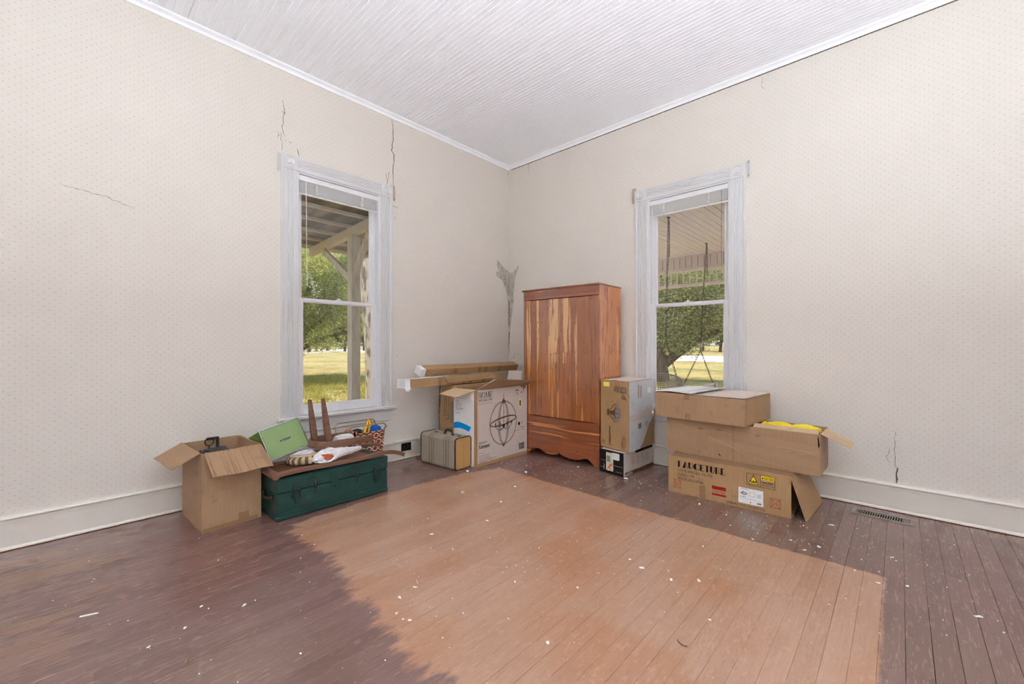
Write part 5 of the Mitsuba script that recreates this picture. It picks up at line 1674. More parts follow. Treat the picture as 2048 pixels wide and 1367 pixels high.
tri = Polygon([(0.012, 0.012), (0.084, 0.012), (0.048, 0.082)])
obj('warning_triangle', at(KF, ext(tri, PR), 0.600, 0.185), 'yellow_print', kc, label='yellow warning triangle')
obj('warning_triangle', tf(mv(ext(tri.difference(tri.buffer(-0.004)), PR), 0.600, 0.185, PR), KF), 'black_print', kc)
obj('warning_hands', tf(mv(ext(unary_union([LineString([(0.03, 0.035), (0.036, 0.025), (0.05, 0.03)]).buffer(0.003), LineString([(0.066, 0.035), (0.06, 0.025), (0.046, 0.03)]).buffer(0.003), Point(0.048, 0.036).buffer(0.005)]), PR), 0.600, 0.185, PR), KF), 'black_print', kc)
obj('warning_band', rect(KF, 0.600 + 0.0985, 0.185 + 0.058, 0.085, 0.030), 'yellow_print', kc)
letters(kc, KF2, 'CAUTION', 0.600 + 0.118, 0.185 + 0.065, 0.016, 'black_print', True, width=0.062)
obj('warning_mark', at(KF2, ext(Polygon([(0, 0), (0.014, 0), (0.007, 0.014)]), PR), 0.601 + 0.101, 0.185 + 0.066), 'black_print', kc)
letters(kc, KF, 'Heavy object,', 0.600 + 0.101, 0.185 + 0.034, 0.013, 'black_print', True, width=0.078)
obj('lettering', at(KF, scribble(0.080, 0.011, 28, 3), 0.600 + 0.101, 0.185 + 0.014), 'black_print', kc)

mc = thing('long_carton', 'long open brown carton wrapped in clear tape, middle of the right stack', 'box')
N0 = np.array([0.588, 3.592, 0.0]); N1 = np.array([0.566, 2.474, 0.0])
mx = N0 - N1; mw = np.linalg.norm(mx); mx /= mw
mn = np.array([mx[1], -mx[0], 0])
MD, MH, MZ = 0.375, 0.302, 0.3085
MM = frame(N1 + np.array([0, 0, MZ]), mx, -mn, (0, 0, 1))
for p_, lb in ((bx(0, mw, 0, 0.006, 0, MH), None), (bx(0, mw, MD - 0.006, MD, 0, MH), None), (bx(0, 0.006, 0.006, MD - 0.006, 0, MH), None), (bx(mw - 0.006, mw, 0.006, MD - 0.006, 0, MH), None), (bx(0.006, mw - 0.006, 0.006, MD - 0.006, 0, 0.006), None)):
    obj('panel', tf(p_, MM), 'cardboard', mc)
obj('panel', tf(bx(0.006, 0.66, 0.006, MD - 0.006, MH - 0.006, MH), MM), 'cardboard_dark', mc)
# front rim folded out, far-end flap
obj('flap', tf(hullpts([(0.69, 0.0, MH), (mw - 0.012, 0.0, MH), (mw - 0.012, 0.040, MH + 0.024), (0.69, 0.040, MH + 0.024), (0.69, 0.0, MH - 0.004), (mw - 0.012, 0.0, MH - 0.004), (mw - 0.012, 0.042, MH + 0.020), (0.69, 0.042, MH + 0.020)]), MM), 'cardboard_pale', mc)
obj('flap', tf(quadslab([(mw, 0.03, MH + 0.002), (mw, MD - 0.08, MH + 0.002), (mw + 0.165, MD - 0.06, MH - 0.085), (mw + 0.165, 0.075, MH - 0.085)], 0.005), MM), 'cardboard_pale', mc, label='end flap sticking out to the right')
MF = face(N1 + mn * 0.0006 + np.array([0, 0, MZ]), mn)
for y0_, s0, s1, w_ in ((0.19, 0.0, mw, 0.06), (0.09, 0.35, mw, 0.055)):
    obj('clear_tape', tf(ext(Polygon([(s0, y0_ + 0.04), (s1, y0_ - 0.04), (s1, y0_ - 0.04 + w_), (s0, y0_ + 0.04 + w_)]), PR), MF), 'clear_tape', mc)
for (xa, ya, xb, yb) in ((0.30, 0.19, 0.56, 0.11), (0.36, 0.165, 0.72, 0.05), (0.10, 0.255, 0.25, 0.20), (0.05, 0.27, 0.14, 0.235), (0.43, 0.235, 0.55, 0.205), (0.85, 0.17, 1.08, 0.165), (0.90, 0.15, 1.09, 0.158), (0.97, 0.14, 1.10, 0.15), (0.70, 0.055, 0.92, 0.02)):
    obj('tape_wrinkle', tf(ext(LineString([(xa, ya), ((xa + xb) / 2, (ya + yb) / 2 + 0.004), (xb, yb)]).buffer(0.0007), 0.0012), MF), 'tape_sheen', mc)
obj('seam_line', rect(MF, 0.545, 0.01, 0.0025, MH - 0.02), 'dark_brown_print', mc)
for xx, yy in ((0.29, 0.232), (0.44, 0.24), (0.72, 0.235)):
    obj('stain', at(MF, ext(affinity.scale(Point(0, 0).buffer(1, 7), 0.02, 0.010), PR), xx, yy), 'cardboard_dark', mc)
obj('tear', at(MF, ext(Polygon([(0, 0), (0.014, -0.012), (0.022, -0.022), (0.017, -0.024), (0.005, -0.01)]), 0.001), 0.43, 0.05), 'gap_dark', mc)
obj('tear', at(MF, ext(Polygon([(0.010, 0.0), (0.018, -0.02), (0.023, -0.07), (0.016, -0.095), (0.012, -0.05)]), 0.001), mw - 0.026, MH - 0.01), 'gap_dark', mc)
yb = thing('yellow_gloves', 'bright yellow rubber gloves lying in the open end of the long carton', 'gloves')
for i, (cx_, l_) in enumerate(((0.83, 0.10), (1.00, 0.10), (0.725, 0.022))):
    m = blob([0, 0, 0], [l_, 0.09, 0.030], 30 + i, 0.5, 3.0, 4)
    obj('glove', tf(mv(m, cx_, 0.19, MH - 0.002 - (0.008 if i == 2 else 0)), MM), 'yellow_plastic', yb, True)
fill = thing('packing_foam', 'grey packing foam filling the long carton under the gloves', 'packing')
obj('block', tf(bx(0.02, mw - 0.02, 0.02, MD - 0.02, 0.008, MH - 0.045, 0.01), MM), 'cardboard_dark', fill)

tc = thing('wide_carton', 'wide tan carton with closed flaps, topmost of the right stack', 'box')
U0 = np.array([0.692, 3.136, 0.0]); U1 = np.array([0.622, 2.384, 0.0])
uxx = U0 - U1; uw = np.linalg.norm(uxx); uxx /= uw
un = np.array([uxx[1], -uxx[0], 0])
UD, UH, UZ = 0.585, 0.216, 0.6135
UM = frame(U1 + np.array([0, 0, UZ]), uxx, -un, (0, 0, 1))
m = dented(uw, UD, UH, 0.006, 12, 4)
obj('body', tf(m, UM), 'cardboard', tc, 30)
UF = face(U1 + un * 0.0006 + np.array([0, 0, UZ]), un)
obj('tape', rect(UF, 0.272, UH - 0.048, 0.044, 0.046), 'parcel_tape', tc)
obj('tape', rect(UF, 0.280, 0.004, 0.044, 0.050), 'parcel_tape', tc)
obj('tape_tear', tf(ext(LineString([(0.30, 0.012), (0.318, 0.035)]).buffer(0.001), 0.0012), UF), 'cardboard_pale', tc)
obj('top_flap', tf(quadslab([(0.30, 0.006, UH + 0.001), (uw - 0.012, 0.010, UH + 0.004), (uw - 0.012, UD - 0.01, UH + 0.003), (0.30, UD - 0.005, UH + 0.002)], 0.004), UM), 'cardboard_white', tc, label='pale top flap')
obj('side_fold', tf(bx(uw - 0.016, uw + 0.002, 0.02, UD - 0.01, UH - 0.002, UH + 0.002), UM), 'cardboard_dark', tc)
fs = thing('foam_sheet', 'grey white foam sheet lying bent on the wide carton', 'foam sheet')
sv = []
for (xx, z0_) in ((0.004, 0.004), (0.14, 0.012), (0.28, 0.006), (0.345, 0.010), (0.385, 0.026)):
    sv.append(((xx, 0.012 - 0.02 * (xx > 0.3), UH + z0_), (xx + 0.03, UD - 0.02, UH + z0_ + 0.004)))
V_, F_ = [], []
for a_, b_ in sv:
    V_ += [a_, b_, (a_[0], a_[1], a_[2] + 0.009), (b_[0], b_[1], b_[2] + 0.009)]
for i in range(len(sv) - 1):
    o_, p_ = 4 * i, 4 * i + 4
    F_ += [[o_, p_, p_ + 1], [o_, p_ + 1, o_ + 1], [o_ + 2, p_ + 3, p_ + 2], [o_ + 2, o_ + 3, p_ + 3], [o_, o_ + 2, p_ + 2], [o_, p_ + 2, p_], [o_ + 1, p_ + 3, o_ + 3], [o_ + 1, p_ + 1, p_ + 3]]
F_ += [[0, 1, 3], [0, 3, 2], [16, 18, 19], [16, 19, 17]]
m = trimesh.Trimesh(np.array(V_, float), F_, process=False)
m.fix_normals()
obj('sheet', tf(m, UM), 'pale_cloth', fs)
obj('lining', tf(quadslab([(0.02, 0.03, UH + 0.0155), (0.275, 0.02, UH + 0.0165), (0.30, UD - 0.04, UH + 0.021), (0.05, UD - 0.04, UH + 0.020)], 0.001), UM), 'cardboard_cool', fs)
wk = thing('cord_bob', 'small white cord knob hanging at the corner of the wide carton', 'knob')
obj('knob', mv(lathe([(0, 0.016), (0.006, 0.014), (0.0085, 0.004), (0.008, -0.004), (0.004, -0.010), (0, -0.010)], 16), *(U1 + un * 0.012 + np.array([0, 0, UZ + 0.03]) - uxx * 0.012)), 'white_plastic', wk, 40)
obj('cord', tube([U1 + un * 0.012 + np.array([0, 0, UZ + 0.045]) - uxx * 0.012, U1 + un * 0.010 + np.array([0, 0, UZ + 0.13]) - uxx * 0.006, U1 + un * 0.006 + np.array([0, 0, UZ + UH]) - uxx * 0.002], 0.0014, 5), 'pale_cloth', wk)

# ---------------------------------------------------------------- fallen plaster on the floor


def crumb(size, seed):
    r = np.random.default_rng(seed)
    P = r.normal(0, 1, (14, 3))
    P /= np.linalg.norm(P, axis=1, keepdims=True)
    P = P * r.uniform(0.7, 1.1, (14, 1)) * np.array([size * r.uniform(0.8, 1.5), size * r.uniform(0.55, 0.9), size * r.uniform(0.3, 0.5)])
    m_ = hullpts(P)
    m_.apply_transform(rotz(r.uniform(0, 6.28)))
    m_.apply_translation([0, 0, -m_.bounds[0][2]])
    return m_


CHUNKS = [(1.531, 0.876, .019, 'foot'), (0.66, 1.592, .015, 'wardrobe'), (1.153, 1.31, .019, 'edge'), (0.69, 2.134, .019, 'low'),
          (1.538, 1.514, .013, 't'), (1.95, 1.289, .019, 't'), (1.881, 1.675, .010, 't'), (2.605, 1.74, .013, 't'), (2.204, 1.85, .011, 't'), (3.134, 2.198, .015, 't'), (3.028, 2.174, .012, 't'), (3.21, 2.287, .010, 't'), (3.197, 2.374, .011, 't'),
          (2.018, 2.854, .010, 't'), (2.057, 2.95, .015, 't'), (2.886, 2.925, .010, 't'), (2.466, 2.791, .009, 't'), (2.066, 3.117, .014, 't'), (1.977, 3.228, .013, 't'), (2.272, 3.374, .010, 't'), (1.364, 3.928, .012, 't'),
          (0.864, 2.855, .014, 'r'), (1.192, 3.58, .012, 'r'), (1.086, 3.642, .014, 'r'), (1.414, 4.278, .016, 'r'), (0.953, 3.976, .012, 'r'), (1.298, 4.04, .011, 'r'), (1.25, 3.316, .009, 'r'), (0.946, 3.073, .010, 'r'), (0.64, 3.66, .013, 'r'),
          (3.672, 1.696, .013, 'l'), (3.813, 1.554, .009, 'l'), (3.898, 1.688, .009, 'l'), (4.025, 1.726, .008, 'l')]
WHERE = {'foot': 'large white plaster chunk on the floor at the foot of the striped suitcase', 'wardrobe': 'white plaster chunk lying close in front of the wardrobe foot', 'edge': 'oblong white plaster chunk at the far corner of the tan floor area',
         'low': 'white plaster chunk at the corner of the low black and white carton', 't': 'white plaster chunk lying on the worn tan middle of the floor', 'r': 'white plaster chunk on the dark floor boards before the right stack of boxes', 'l': 'white plaster chunk on the dark floor boards left of the tan area'}
GRP = {'t': 'plaster chunks on the tan floor', 'r': 'plaster chunks on the dark floor at the right', 'l': 'plaster chunks on the dark floor at the left'}
for i, (x, y, z, where) in enumerate(CHUNKS):
    k = obj('plaster_chunk', mv(crumb(z, 200 + i), x, y, 0.0006), 'plaster_crumb')
    tag(k, WHERE[where], 'plaster chunk', GRP.get(where))
k = obj('paint_chip', mv(tf(bx(-0.032, 0.032, -0.005, 0.005, 0, 0.004, 0.001), rotz(-0.35)), 4.18, 1.249, 0.0006), 'plaster_crumb')
tag(k, 'long thin white paint chip on the dark floor at the left', 'paint chip')
k = obj('wood_chip', mv(crumb(0.013, 77), 3.934, 1.939, 0.0006), 'tan_chip')
tag(k, 'small tan wood chip on the dark floor at the lower left', 'wood chip')
k = obj('splinter', mv(tube(smoothpath([(0, 0, 0.003), (0.012, 0.008, 0.004), (0.018, 0.03, 0.003), (0.012, 0.045, 0.003)]), 0.0018, 5), 2.50, 3.318, 0.0008), 'dark_brown_print')
tag(k, 'dark bent splinter lying on the shiny patch of the floor', 'splinter')
r = np.random.default_rng(17)
bits = []
CL = [(0.80, 1.30, 0.22, 0.30, 150), (0.92, 1.75, 0.14, 0.22, 70), (1.0, 1.08, 0.12, 0.12, 30), (0.70, 2.33, 0.09, 0.10, 55), (1.45, 0.86, 0.22, 0.07, 70), (1.85, 0.82, 0.2, 0.05, 30), (0.80, 3.30, 0.22, 0.45, 120), (0.98, 3.45, 0.14, 0.2, 60),
      (0.75, 3.9, 0.3, 0.35, 50), (1.3, 4.3, 0.4, 0.4, 60), (1.9, 2.0, 0.6, 0.7, 130), (2.6, 1.6, 0.6, 0.4, 60), (2.9, 2.5, 0.4, 0.4, 50), (3.6, 1.8, 0.5, 0.6, 50), (1.6, 3.0, 0.4, 0.5, 80), (1.2, 2.2, 0.3, 0.5, 60), (2.75, 0.86, 0.3, 0.05, 25), (4.0, 1.2, 0.4, 0.5, 14)]
for (x, y, sx_, sy_, n_) in CL:
    for _ in range(n_):
        px_, py_ = x + r.normal(0, sx_), y + r.normal(0, sy_)
        if px_ < 0.06 or py_ < 0.06 or (2.34 < px_ < 3.26 and py_ < 0.80) or (3.2 < px_ < 3.7 and py_ < 0.66) or (0.55 < px_ < 1.68 and py_ < 0.86) or (px_ < 0.74 and 2.5 < py_ < 3.46) or (px_ < 0.68 and 1.75 < py_ < 2.15) or (px_ < 0.62 and py_ < 1.8) or (px_ < 0.70 and 3.4 < py_ < 3.58):
            continue
        sz = float(np.clip(r.lognormal(-6.15, 0.42), 0.0010, 0.0055))
        m_ = trimesh.creation.icosphere(0)
        m_.vertices = m_.vertices * r.uniform(0.6, 1.2, 3) * [sz, sz, sz * 0.7]
        bits.append(mv(m_, px_, py_, sz * 0.6 + 0.0004))
k = obj('plaster_crumbs', cat(bits), 'plaster_crumb')
tag(k, 'fine white plaster crumbs sprinkled over the whole floor', 'plaster crumbs', kind='stuff')

# ================================================================= outside
GZ = -0.5
k = obj('lawn', bx(-420, 60, -420, 60, GZ - 0.3, GZ), 'lawn_ground')
tag(k, 'sunlit yellowish green lawn around the house', 'lawn', kind='structure')
k = obj('street', bx(-62, -40, -140, 40, GZ - 0.1, GZ + 0.03), 'road_surface')
tag(k, 'pale concrete street beyond the lawn', 'street', kind='structure')
k = obj('parking_lot', bx(-36, 30, -135, -84, GZ - 0.1, GZ + 0.03), 'road_surface')
tag(k, 'pale paved lot far beyond the lawn in the left window', 'paving', kind='structure')

# ---- porch in front of the right wall
pc = thing('porch_ceiling', 'pale pink painted board ceiling of the porch outside the right window', 'porch ceiling')
PZ, PX = 2.85, -3.5
for i in range(60):
    y0_ = -1.2 + i * 0.098
    obj('board', bx(PX, -WT - 0.005, y0_ + 0.004, y0_ + 0.094, PZ, PZ + 0.015, 0.004), 'porch_paint', pc)
obj('roof_deck', bx(PX - 0.4, -WT - 0.003, -1.3, 4.8, PZ + 0.016, PZ + 0.12), 'porch_groove', pc)
pb = thing('porch_beam', 'pale porch beam with battens and a spindle frieze under it outside the right window', 'porch beam')
obj('board', bx(PX - 0.12, PX, -1.2, 4.7, 2.632, PZ - 0.001, 0.002), 'porch_paint', pb)
obj('rail', bx(PX - 0.13, PX + 0.012, -1.2, 4.7, 2.585, 2.630, 0.004), 'porch_paint', pb)
obj('rail', bx(PX - 0.09, PX - 0.02, -1.2, 4.7, 2.305, 2.360, 0.004), 'porch_paint', pb)
obj('rail', bx(PX - 0.005, PX + 0.010, -1.2, 4.7, PZ - 0.018, PZ - 0.002, 0.003), 'porch_paint', pb)
for i in range(38):
    y0_ = -0.9 + i * 0.107
    obj('batten', bx(PX + 0.0005, PX + 0.007, y0_, y0_ + 0.008, 2.645, PZ - 0.02), 'porch_groove', pb)
for i in range(34):
    y0_ = -0.88 + i * 0.115
    sp_m = lathe([(0, 0), (0.016, 0), (0.016, 0.035), (0.009, 0.05), (0.013, 0.11), (0.009, 0.17), (0.016, 0.185), (0.016, 0.222), (0, 0.222)], 8)
    obj('spindle', mv(sp_m, PX - 0.055, y0_, 2.361), 'porch_paint', pb, 40)
pf = thing('porch_floor', 'porch floor deck outside the right window', 'porch floor')
for i in range(42):
    obj('board', bx(PX - 0.1, -WT - 0.005, -1.2 + i * 0.14, -1.2 + i * 0.14 + 0.136, -0.12, -0.08), 'grey_wood', pf)
sw_ = thing('porch_swing', 'porch swing hung on rusty chains outside the right window', 'porch swing')


def chain(P, pitch=0.042):
    P = np.asarray(P, float)
    seg = np.linalg.norm(np.diff(P, axis=0), axis=1)
    tot = seg.sum()
    n_ = max(2, int(tot / pitch))
    cs = np.concatenate([[0], np.cumsum(seg)])
    out = []
    lk = [(0.5 * pitch * 1.25 * math.cos(q), 0.011 * math.sin(q), 0) for q in np.linspace(0, 2 * np.pi, 10, endpoint=False)]
    base_ = tube(np.array(lk), 0.0042, 4, closed=True)
    for i in range(n_):
        s_ = (i + 0.5) * tot / n_
        j = min(np.searchsorted(cs, s_) - 1, len(seg) - 1)
        d_ = (P[j + 1] - P[j]) / seg[j]
        c_ = P[j] + d_ * (s_ - cs[j])
        a_ = np.cross(d_, [0.31, 0.95, 0.1]); a_ /= np.linalg.norm(a_)
        b_ = np.cross(d_, a_)
        if i % 2:
            a_, b_ = b_, -a_
        out.append(tf(base_, frame(c_, d_, a_, b_)))
    return cat(out)


HK = [((-0.937, 1.87), 1.30, 1.84), ((-2.687, 1.76), 1.16, 1.67)]
for (hx, hy), zs, ys_ in HK:
    obj('hook', cat([bx(hx - 0.03, hx + 0.03, hy - 0.012, hy + 0.012, PZ - 0.008, PZ - 0.001), tube([(hx + 0.02 * math.cos(q), hy, PZ - 0.028 + 0.02 * math.sin(q)) for q in np.linspace(0, 2 * np.pi, 12, endpoint=False)], 0.005, 5, closed=True)]), 'rust_metal', sw_)
    k = obj('chain', chain([(hx, hy, PZ - 0.045), (hx, hy + (ys_ - hy) * 0.6, (PZ + zs) / 2), (hx, ys_, zs)]), 'rust_metal', sw_)
    k = obj('chain', chain([(hx + 0.012, hy + 0.012, PZ - 0.05), (hx + 0.014, hy + 0.014, PZ - 0.50)]), 'rust_metal', sw_)
    obj('chain', chain([(hx, ys_, zs), (hx, ys_ - 0.36, 0.40)]), 'rust_metal', sw_)
    obj('chain', chain([(hx, ys_, zs), (hx, ys_ + 0.22, 0.55)]), 'rust_metal', sw_)
for i in range(8):
    obj('seat_slat', bx(-2.75, -0.88, 1.30 + i * 0.075, 1.362 + i * 0.075, 0.37, 0.39, 0.003), 'grey_wood', sw_)
for i in range(5):
    obj('back_slat', bx(-2.75, -0.88, 1.86, 1.88, 0.42 + i * 0.05, 0.455 + i * 0.05, 0.003), 'grey_wood', sw_)
for xx in (-2.70, -0.937):
    obj('end_frame', cat([bx(xx - 0.02, xx + 0.02, 1.29, 1.90, 0.33, 0.368, 0.003), bx(xx - 0.02, xx + 0.02, 1.885, 1.91, 0.33, 0.66, 0.003)]), 'grey_wood', sw_)
wc = thing('wicker_chair', 'grey wicker chair with a rounded back on the porch outside the right window', 'chair')
V_, F_ = [], []
ns, nt = 40, 26
for i in range(ns):
    q = math.pi * i / (ns - 1)
    for j in range(nt):
        h_ = j / (nt - 1)
        x_, y_ = -0.52 - 0.20 * math.sin(q), 2.02 - 0.33 * math.cos(q) - 0.15
        V_.append((x_ - 0.02 * h_, y_, 0.30 + h_ * (0.44 + 0.155 * math.sin(q) ** 0.7)))
V_ = np.array(V_)
st = []
for j in range(0, nt, 1):
    st.append(tube(V_[[i * nt + j for i in range(ns)]] + [0, 0, 0], 0.004 if j < nt - 1 else 0.011, 5))
for i in range(0, ns, 1):
    st.append(tube(V_[i * nt:(i + 1) * nt] + [0.003 * (i % 2), 0, 0], 0.004, 4))
k = obj('woven_back', cat(st), 'wicker_grey', wc)
labels[k] = {'kind': 'stuff'}
obj('seat', bx(-0.74, -0.26, 1.56, 2.18, 0.32, 0.38, 0.02), 'wicker_grey', wc)
for xx in (-0.70, -0.30):
    for yy in (1.60, 2.14):
        obj('leg', bx(xx - 0.015, xx + 0.015, yy - 0.015, yy + 0.015, -0.078, 0.32), 'wicker_grey', wc)

# ---- shed roof outside the left wall
pr_ = thing('porch_roof', 'dark weathered porch roof underside with pale purlins outside the left window', 'porch roof')


def zr(y_):
    return 3.165 + 0.055 * y_


for i in range(24):
    x0_ = -2.6 + i * 0.30
    obj('roof_board', hullpts([(xx, yy, zr(yy) + dz) for xx in (x0_ + 0.003, x0_ + 0.297) for yy in (-WT - 0.005, -3.75) for dz in (0.005, 0.025)]), 'soffit_wood', pr_)
for i, yy in enumerate((-0.6, -1.1, -1.6, -2.1, -2.6, -3.05, -3.5)):
    obj('purlin', bx(-2.5, 4.5, yy - 0.02, yy + 0.02, zr(yy) - 0.045, zr(yy) + 0.002, 0.003), 'purlin_wood', pr_)
for xx in (-0.75, 1.24, 3.2):
    obj('rafter', hullpts([(xx + dx, yy, zr(yy) - 0.047 + dz) for dx in (-0.045, 0.045) for yy in (-WT - 0.005, -3.55) for dz in (-0.125, 0.0)]), 'purlin_wood', pr_)
pp = thing('porch_post', 'square grey wooden porch post with diagonal braces outside the left window', 'post')
obj('shaft', bx(1.165, 1.305, -2.10, -1.96, GZ, zr(-2.0) - 0.178, 0.006), 'grey_wood', pp)


def bar(a_, b_, w_, h_):
    a_, b_ = np.array(a_, float), np.array(b_, float)
    d_ = b_ - a_; l_ = np.linalg.norm(d_); d_ /= l_
    s_ = np.cross(d_, [0, 0, 1.0]); s_ /= np.linalg.norm(s_)
    return tf(bx(0, l_, -w_ / 2, w_ / 2, -h_ / 2, h_ / 2, 0.004), frame(a_, d_, s_, np.cross(d_, s_)))


obj('brace', bar((1.24, -2.06, 2.22), (1.24, -3.05, 2.80), 0.06, 0.10), 'grey_wood', pp)
obj('brace', bar((1.24, -2.0, 2.30), (1.24, -1.55, 2.86), 0.06, 0.10), 'grey_wood', pp)

# ---- trees


def leaves(centres, radii, n_, size, seed, c0, c1):
    r_ = np.random.default_rng(seed)
    idx = r_.integers(0, len(centres), n_)
    d_ = r_.normal(0, 1, (n_, 3))
    d_ /= np.linalg.norm(d_, axis=1, keepdims=True)
    p_ = centres[idx] + d_ * (radii[idx] * r_.uniform(0.35, 1.0, n_) ** 0.5)[:, None]
    a_ = r_.normal(0, 1, (n_, 3)); a_[:, 2] *= 0.5
    a_ /= np.linalg.norm(a_, axis=1, keepdims=True)
    b_ = np.cross(a_, r_.normal(0, 1, (n_, 3)))
    b_ /= np.linalg.norm(b_, axis=1, keepdims=True)
    l_ = (size * r_.uniform(0.7, 1.3, n_))[:, None]
    V_ = np.stack([p_ - a_ * l_ / 2, p_ + b_ * l_ * 0.28, p_ + a_ * l_ / 2, p_ - b_ * l_ * 0.28], 1).reshape(-1, 3)
    i_ = np.arange(n_) * 4
    F_ = np.vstack([np.stack([i_, i_ + 1, i_ + 2], 1), np.stack([i_, i_ + 2, i_ + 3], 1)])
    t_l = r_.uniform(0, 1, n_)[:, None]
    c_ = np.array(lin(*c0)) * (1 - t_l) + np.array(lin(*c1)) * t_l
    return trimesh.Trimesh(V_, F_, process=False), np.repeat(c_, 4, 0)


def tree(name, label, base, trunk_r, limbs, crown, n_, size, seed, c0=(76, 100, 38), c1=(150, 164, 74), k_=46, cr=0.9, group=None):
    """limbs: list of (points, r0, r1); crown: list of (centre, radii) ellipsoids filled with leaf clusters"""
    r_ = np.random.default_rng(seed)
    t_ = thing(name, label, 'tree', group)
    first_ = True
    for pts, r0, r1 in limbs:
        P_ = smoothpath(pts, 6)
        P_ = P_ + 0.25 * r1 * (meshkit.fbm(P_ * 0.9, 2, seed)[:, None] - 0.5)
        obj('trunk' if first_ else 'branch', tube(P_, np.linspace(r0, r1, len(P_)), 10), 'bark', t_, 60)
        first_ = False
    cs, rs = [], []
    for c_, e_ in crown:
        q_ = r_.normal(0, 1, (k_, 3)); q_ /= np.linalg.norm(q_, axis=1, keepdims=True)
        q_ *= r_.uniform(0.15, 1, (k_, 1)) ** (1 / 2.2)
        cs.append(np.array(c_) + q_ * np.array(e_))
        rs.append(r_.uniform(0.6, 1.3, k_) * cr)
    m_, col_ = leaves(np.vstack(cs), np.concatenate(rs), n_, size, seed + 1, c0, c1)
    k = obj('foliage', m_, 'leaf', t_, False, color=col_)
    labels[k] = {'kind': 'stuff'}


tree('lawn_tree', 'large green tree with a low hanging crown on the lawn in the left window', (-6.0, -21.5), 0.4,
     [([(-4.7, -21.8, GZ), (-4.8, -21.7, 0.6), (-5.2, -21.3, 2.2), (-5.6, -21.0, 4.5)], 0.42, 0.2), ([(-4.85, -21.6, 0.5), (-5.7, -20.8, 1.3), (-7.0, -19.9, 1.9), (-8.2, -19.2, 2.1)], 0.16, 0.04), ([(-5.0, -21.5, 1.2), (-6.4, -20.6, 2.9), (-7.6, -19.6, 4.2)], 0.15, 0.04)],
     [((-5.2, -21.0, 4.3), (3.2, 3.4, 3.6)), ((-7.4, -20.0, 4.6), (2.8, 2.8, 2.6)), ((-3.6, -22.4, 3.0), (2.4, 2.4, 2.8))], 150000, 0.105, 300, (116, 138, 62), (240, 242, 170), k_=60)
tree('street_tree', 'big spreading tree with a thick forked trunk on the lawn in the right window', (-16.0, -4.8), 0.4,
     [([(-15.6, -4.6, GZ), (-15.6, -4.7, 0.8), (-15.9, -4.8, 3.0), (-16.4, -4.9, 6.0)], 0.50, 0.22), ([(-15.6, -4.6, 0.1), (-16.0, -3.9, 0.8), (-16.5, -3.0, 1.5), (-17.0, -2.0, 2.0), (-17.4, -1.2, 2.2)], 0.26, 0.09),
      ([(-15.7, -4.6, 1.6), (-16.2, -3.8, 2.8), (-16.8, -3.0, 3.9)], 0.22, 0.06), ([(-16.5, -3.0, 1.6), (-16.9, -2.7, 2.4), (-17.2, -2.0, 3.2)], 0.11, 0.03)],
     [((-16.4, -3.6, 4.4), (3.2, 3.4, 2.6)), ((-17.0, -1.8, 3.3), (2.4, 2.2, 1.7)), ((-15.9, -3.9, 2.5), (0.9, 1.0, 1.3)), ((-16.8, -5.4, 4.4), (2.6, 2.4, 2.4))], 130000, 0.105, 320, (122, 140, 84), (248, 248, 206), k_=55)
for i, (x, y, h_, w__) in enumerate([(-109.1, -47.0, 7.0, 13), (-94.5, -36.4, 7.9, 12), (-123.6, -43.1, 10.6, 10), (-110.3, -33.9, 8.8, 12), (-100.5, -26.8, 7.0, 10), (-126.9, -30.6, 7.0, 12), (-38.2, -115.2, 7.0, 10), (-35.1, -95.0, 7.9, 12), (-48.5, -115.9, 7.0, 11), (-44.3, -96.7, 7.0, 12), (-54.5, -106.4, 7.9, 10), (-48.1, -86.7, 7.0, 10)]):
    tree('far_tree', ('distant round tree beyond the lawn far outside the windows'), (x, y), 0.4, [([(x, y, GZ), (x, y + 0.2, h_ * 0.3), (x + 0.3, y, h_ * 0.6)], 0.35, 0.15)],
         [((x, y, h_ * 0.62), (w__ * 0.28, w__ * 0.28, h_ * 0.40))], 6000, 0.6, 340 + i, (92, 110, 66), (160, 168, 116), 40, 1.6, 'distant trees beyond the lawn')
lt = thing('leaning_tree', 'pale barked tree trunk standing just behind the porch post', 'tree')
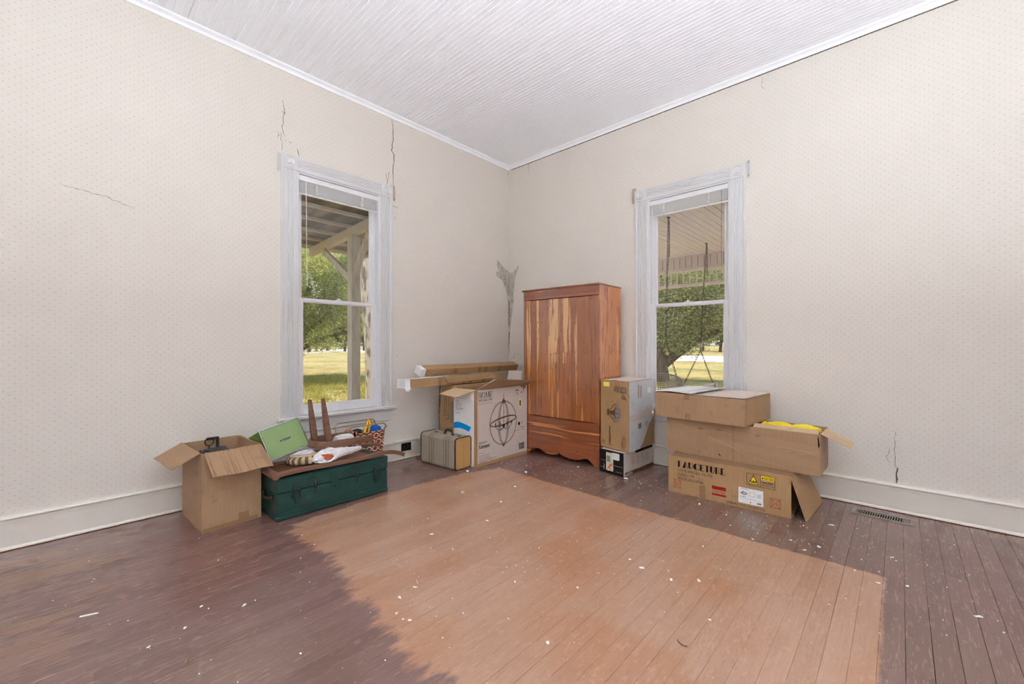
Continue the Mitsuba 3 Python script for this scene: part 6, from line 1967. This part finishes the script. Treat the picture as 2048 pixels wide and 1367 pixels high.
P = smoothpath([(-2.55, -8.3, GZ), (-2.40, -8.1, 1.0), (-2.20, -8.0, 2.6), (-2.05, -7.9, 4.2), (-1.9, -7.7, 6.5)], 6)
obj('trunk', tube(P, np.linspace(0.21, 0.13, len(P)), 12), 'pale_bark', lt, 60)
m_, col_ = leaves(np.array([(-2.0, -7.8, 6.6), (-2.8, -8.2, 6.2), (-1.4, -7.4, 6.9), (-2.2, -7.2, 7.4), (-1.5, -8.4, 7.6)]), np.array([1.0, 0.9, 1.0, 0.9, 1.0]), 5000, 0.13, 360, (90, 112, 44), (150, 168, 84))
k = obj('foliage', m_, 'leaf', lt, False, color=col_)
labels[k] = {'kind': 'stuff'}
# tall grass by the left window
r = np.random.default_rng(33)
V_, F_, c_ = [], [], []
n_ = 26000
d_ = r.uniform(8.5, 21, n_)
a_ = r.uniform(-0.50, -0.10, n_)
cl = r.integers(0, 900, n_)
cp = np.stack([r.uniform(-7, 0.6, 900), r.uniform(-20, -8.5, 900)], 1)
P_ = np.concatenate([cp[cl] + r.normal(0, 0.16, (n_, 2)), np.full((n_, 1), GZ - 0.01)], 1)
hh = r.uniform(0.05, 0.16, n_) * (1 + 1.4 * (cl % 17 == 0))
an = r.uniform(0, 6.28, n_)
lean_ = r.normal(0, 0.35, (n_, 2)) * hh[:, None]
w2 = 0.008 + 0.004 * r.random(n_)
A_ = P_ + np.stack([np.cos(an) * w2, np.sin(an) * w2, 0 * an], 1)
B_ = P_ - np.stack([np.cos(an) * w2, np.sin(an) * w2, 0 * an], 1)
T_ = P_ + np.concatenate([lean_, hh[:, None]], 1)
V_ = np.stack([A_, B_, T_], 1).reshape(-1, 3)
F_ = np.arange(3 * n_).reshape(-1, 3)
tt = r.random(n_)[:, None] * (0.4 + 0.6 * r.random(900)[cl][:, None])
c_ = np.repeat(np.array(lin(112, 128, 48)) * (1 - tt) + np.array(lin(206, 186, 112)) * tt, 3, 0)
k = obj('tall_grass', trimesh.Trimesh(V_, F_, process=False), 'leaf', None, False, color=c_)
tag(k, 'tufts of tall grass growing on the lawn by the left window', 'grass', kind='stuff')
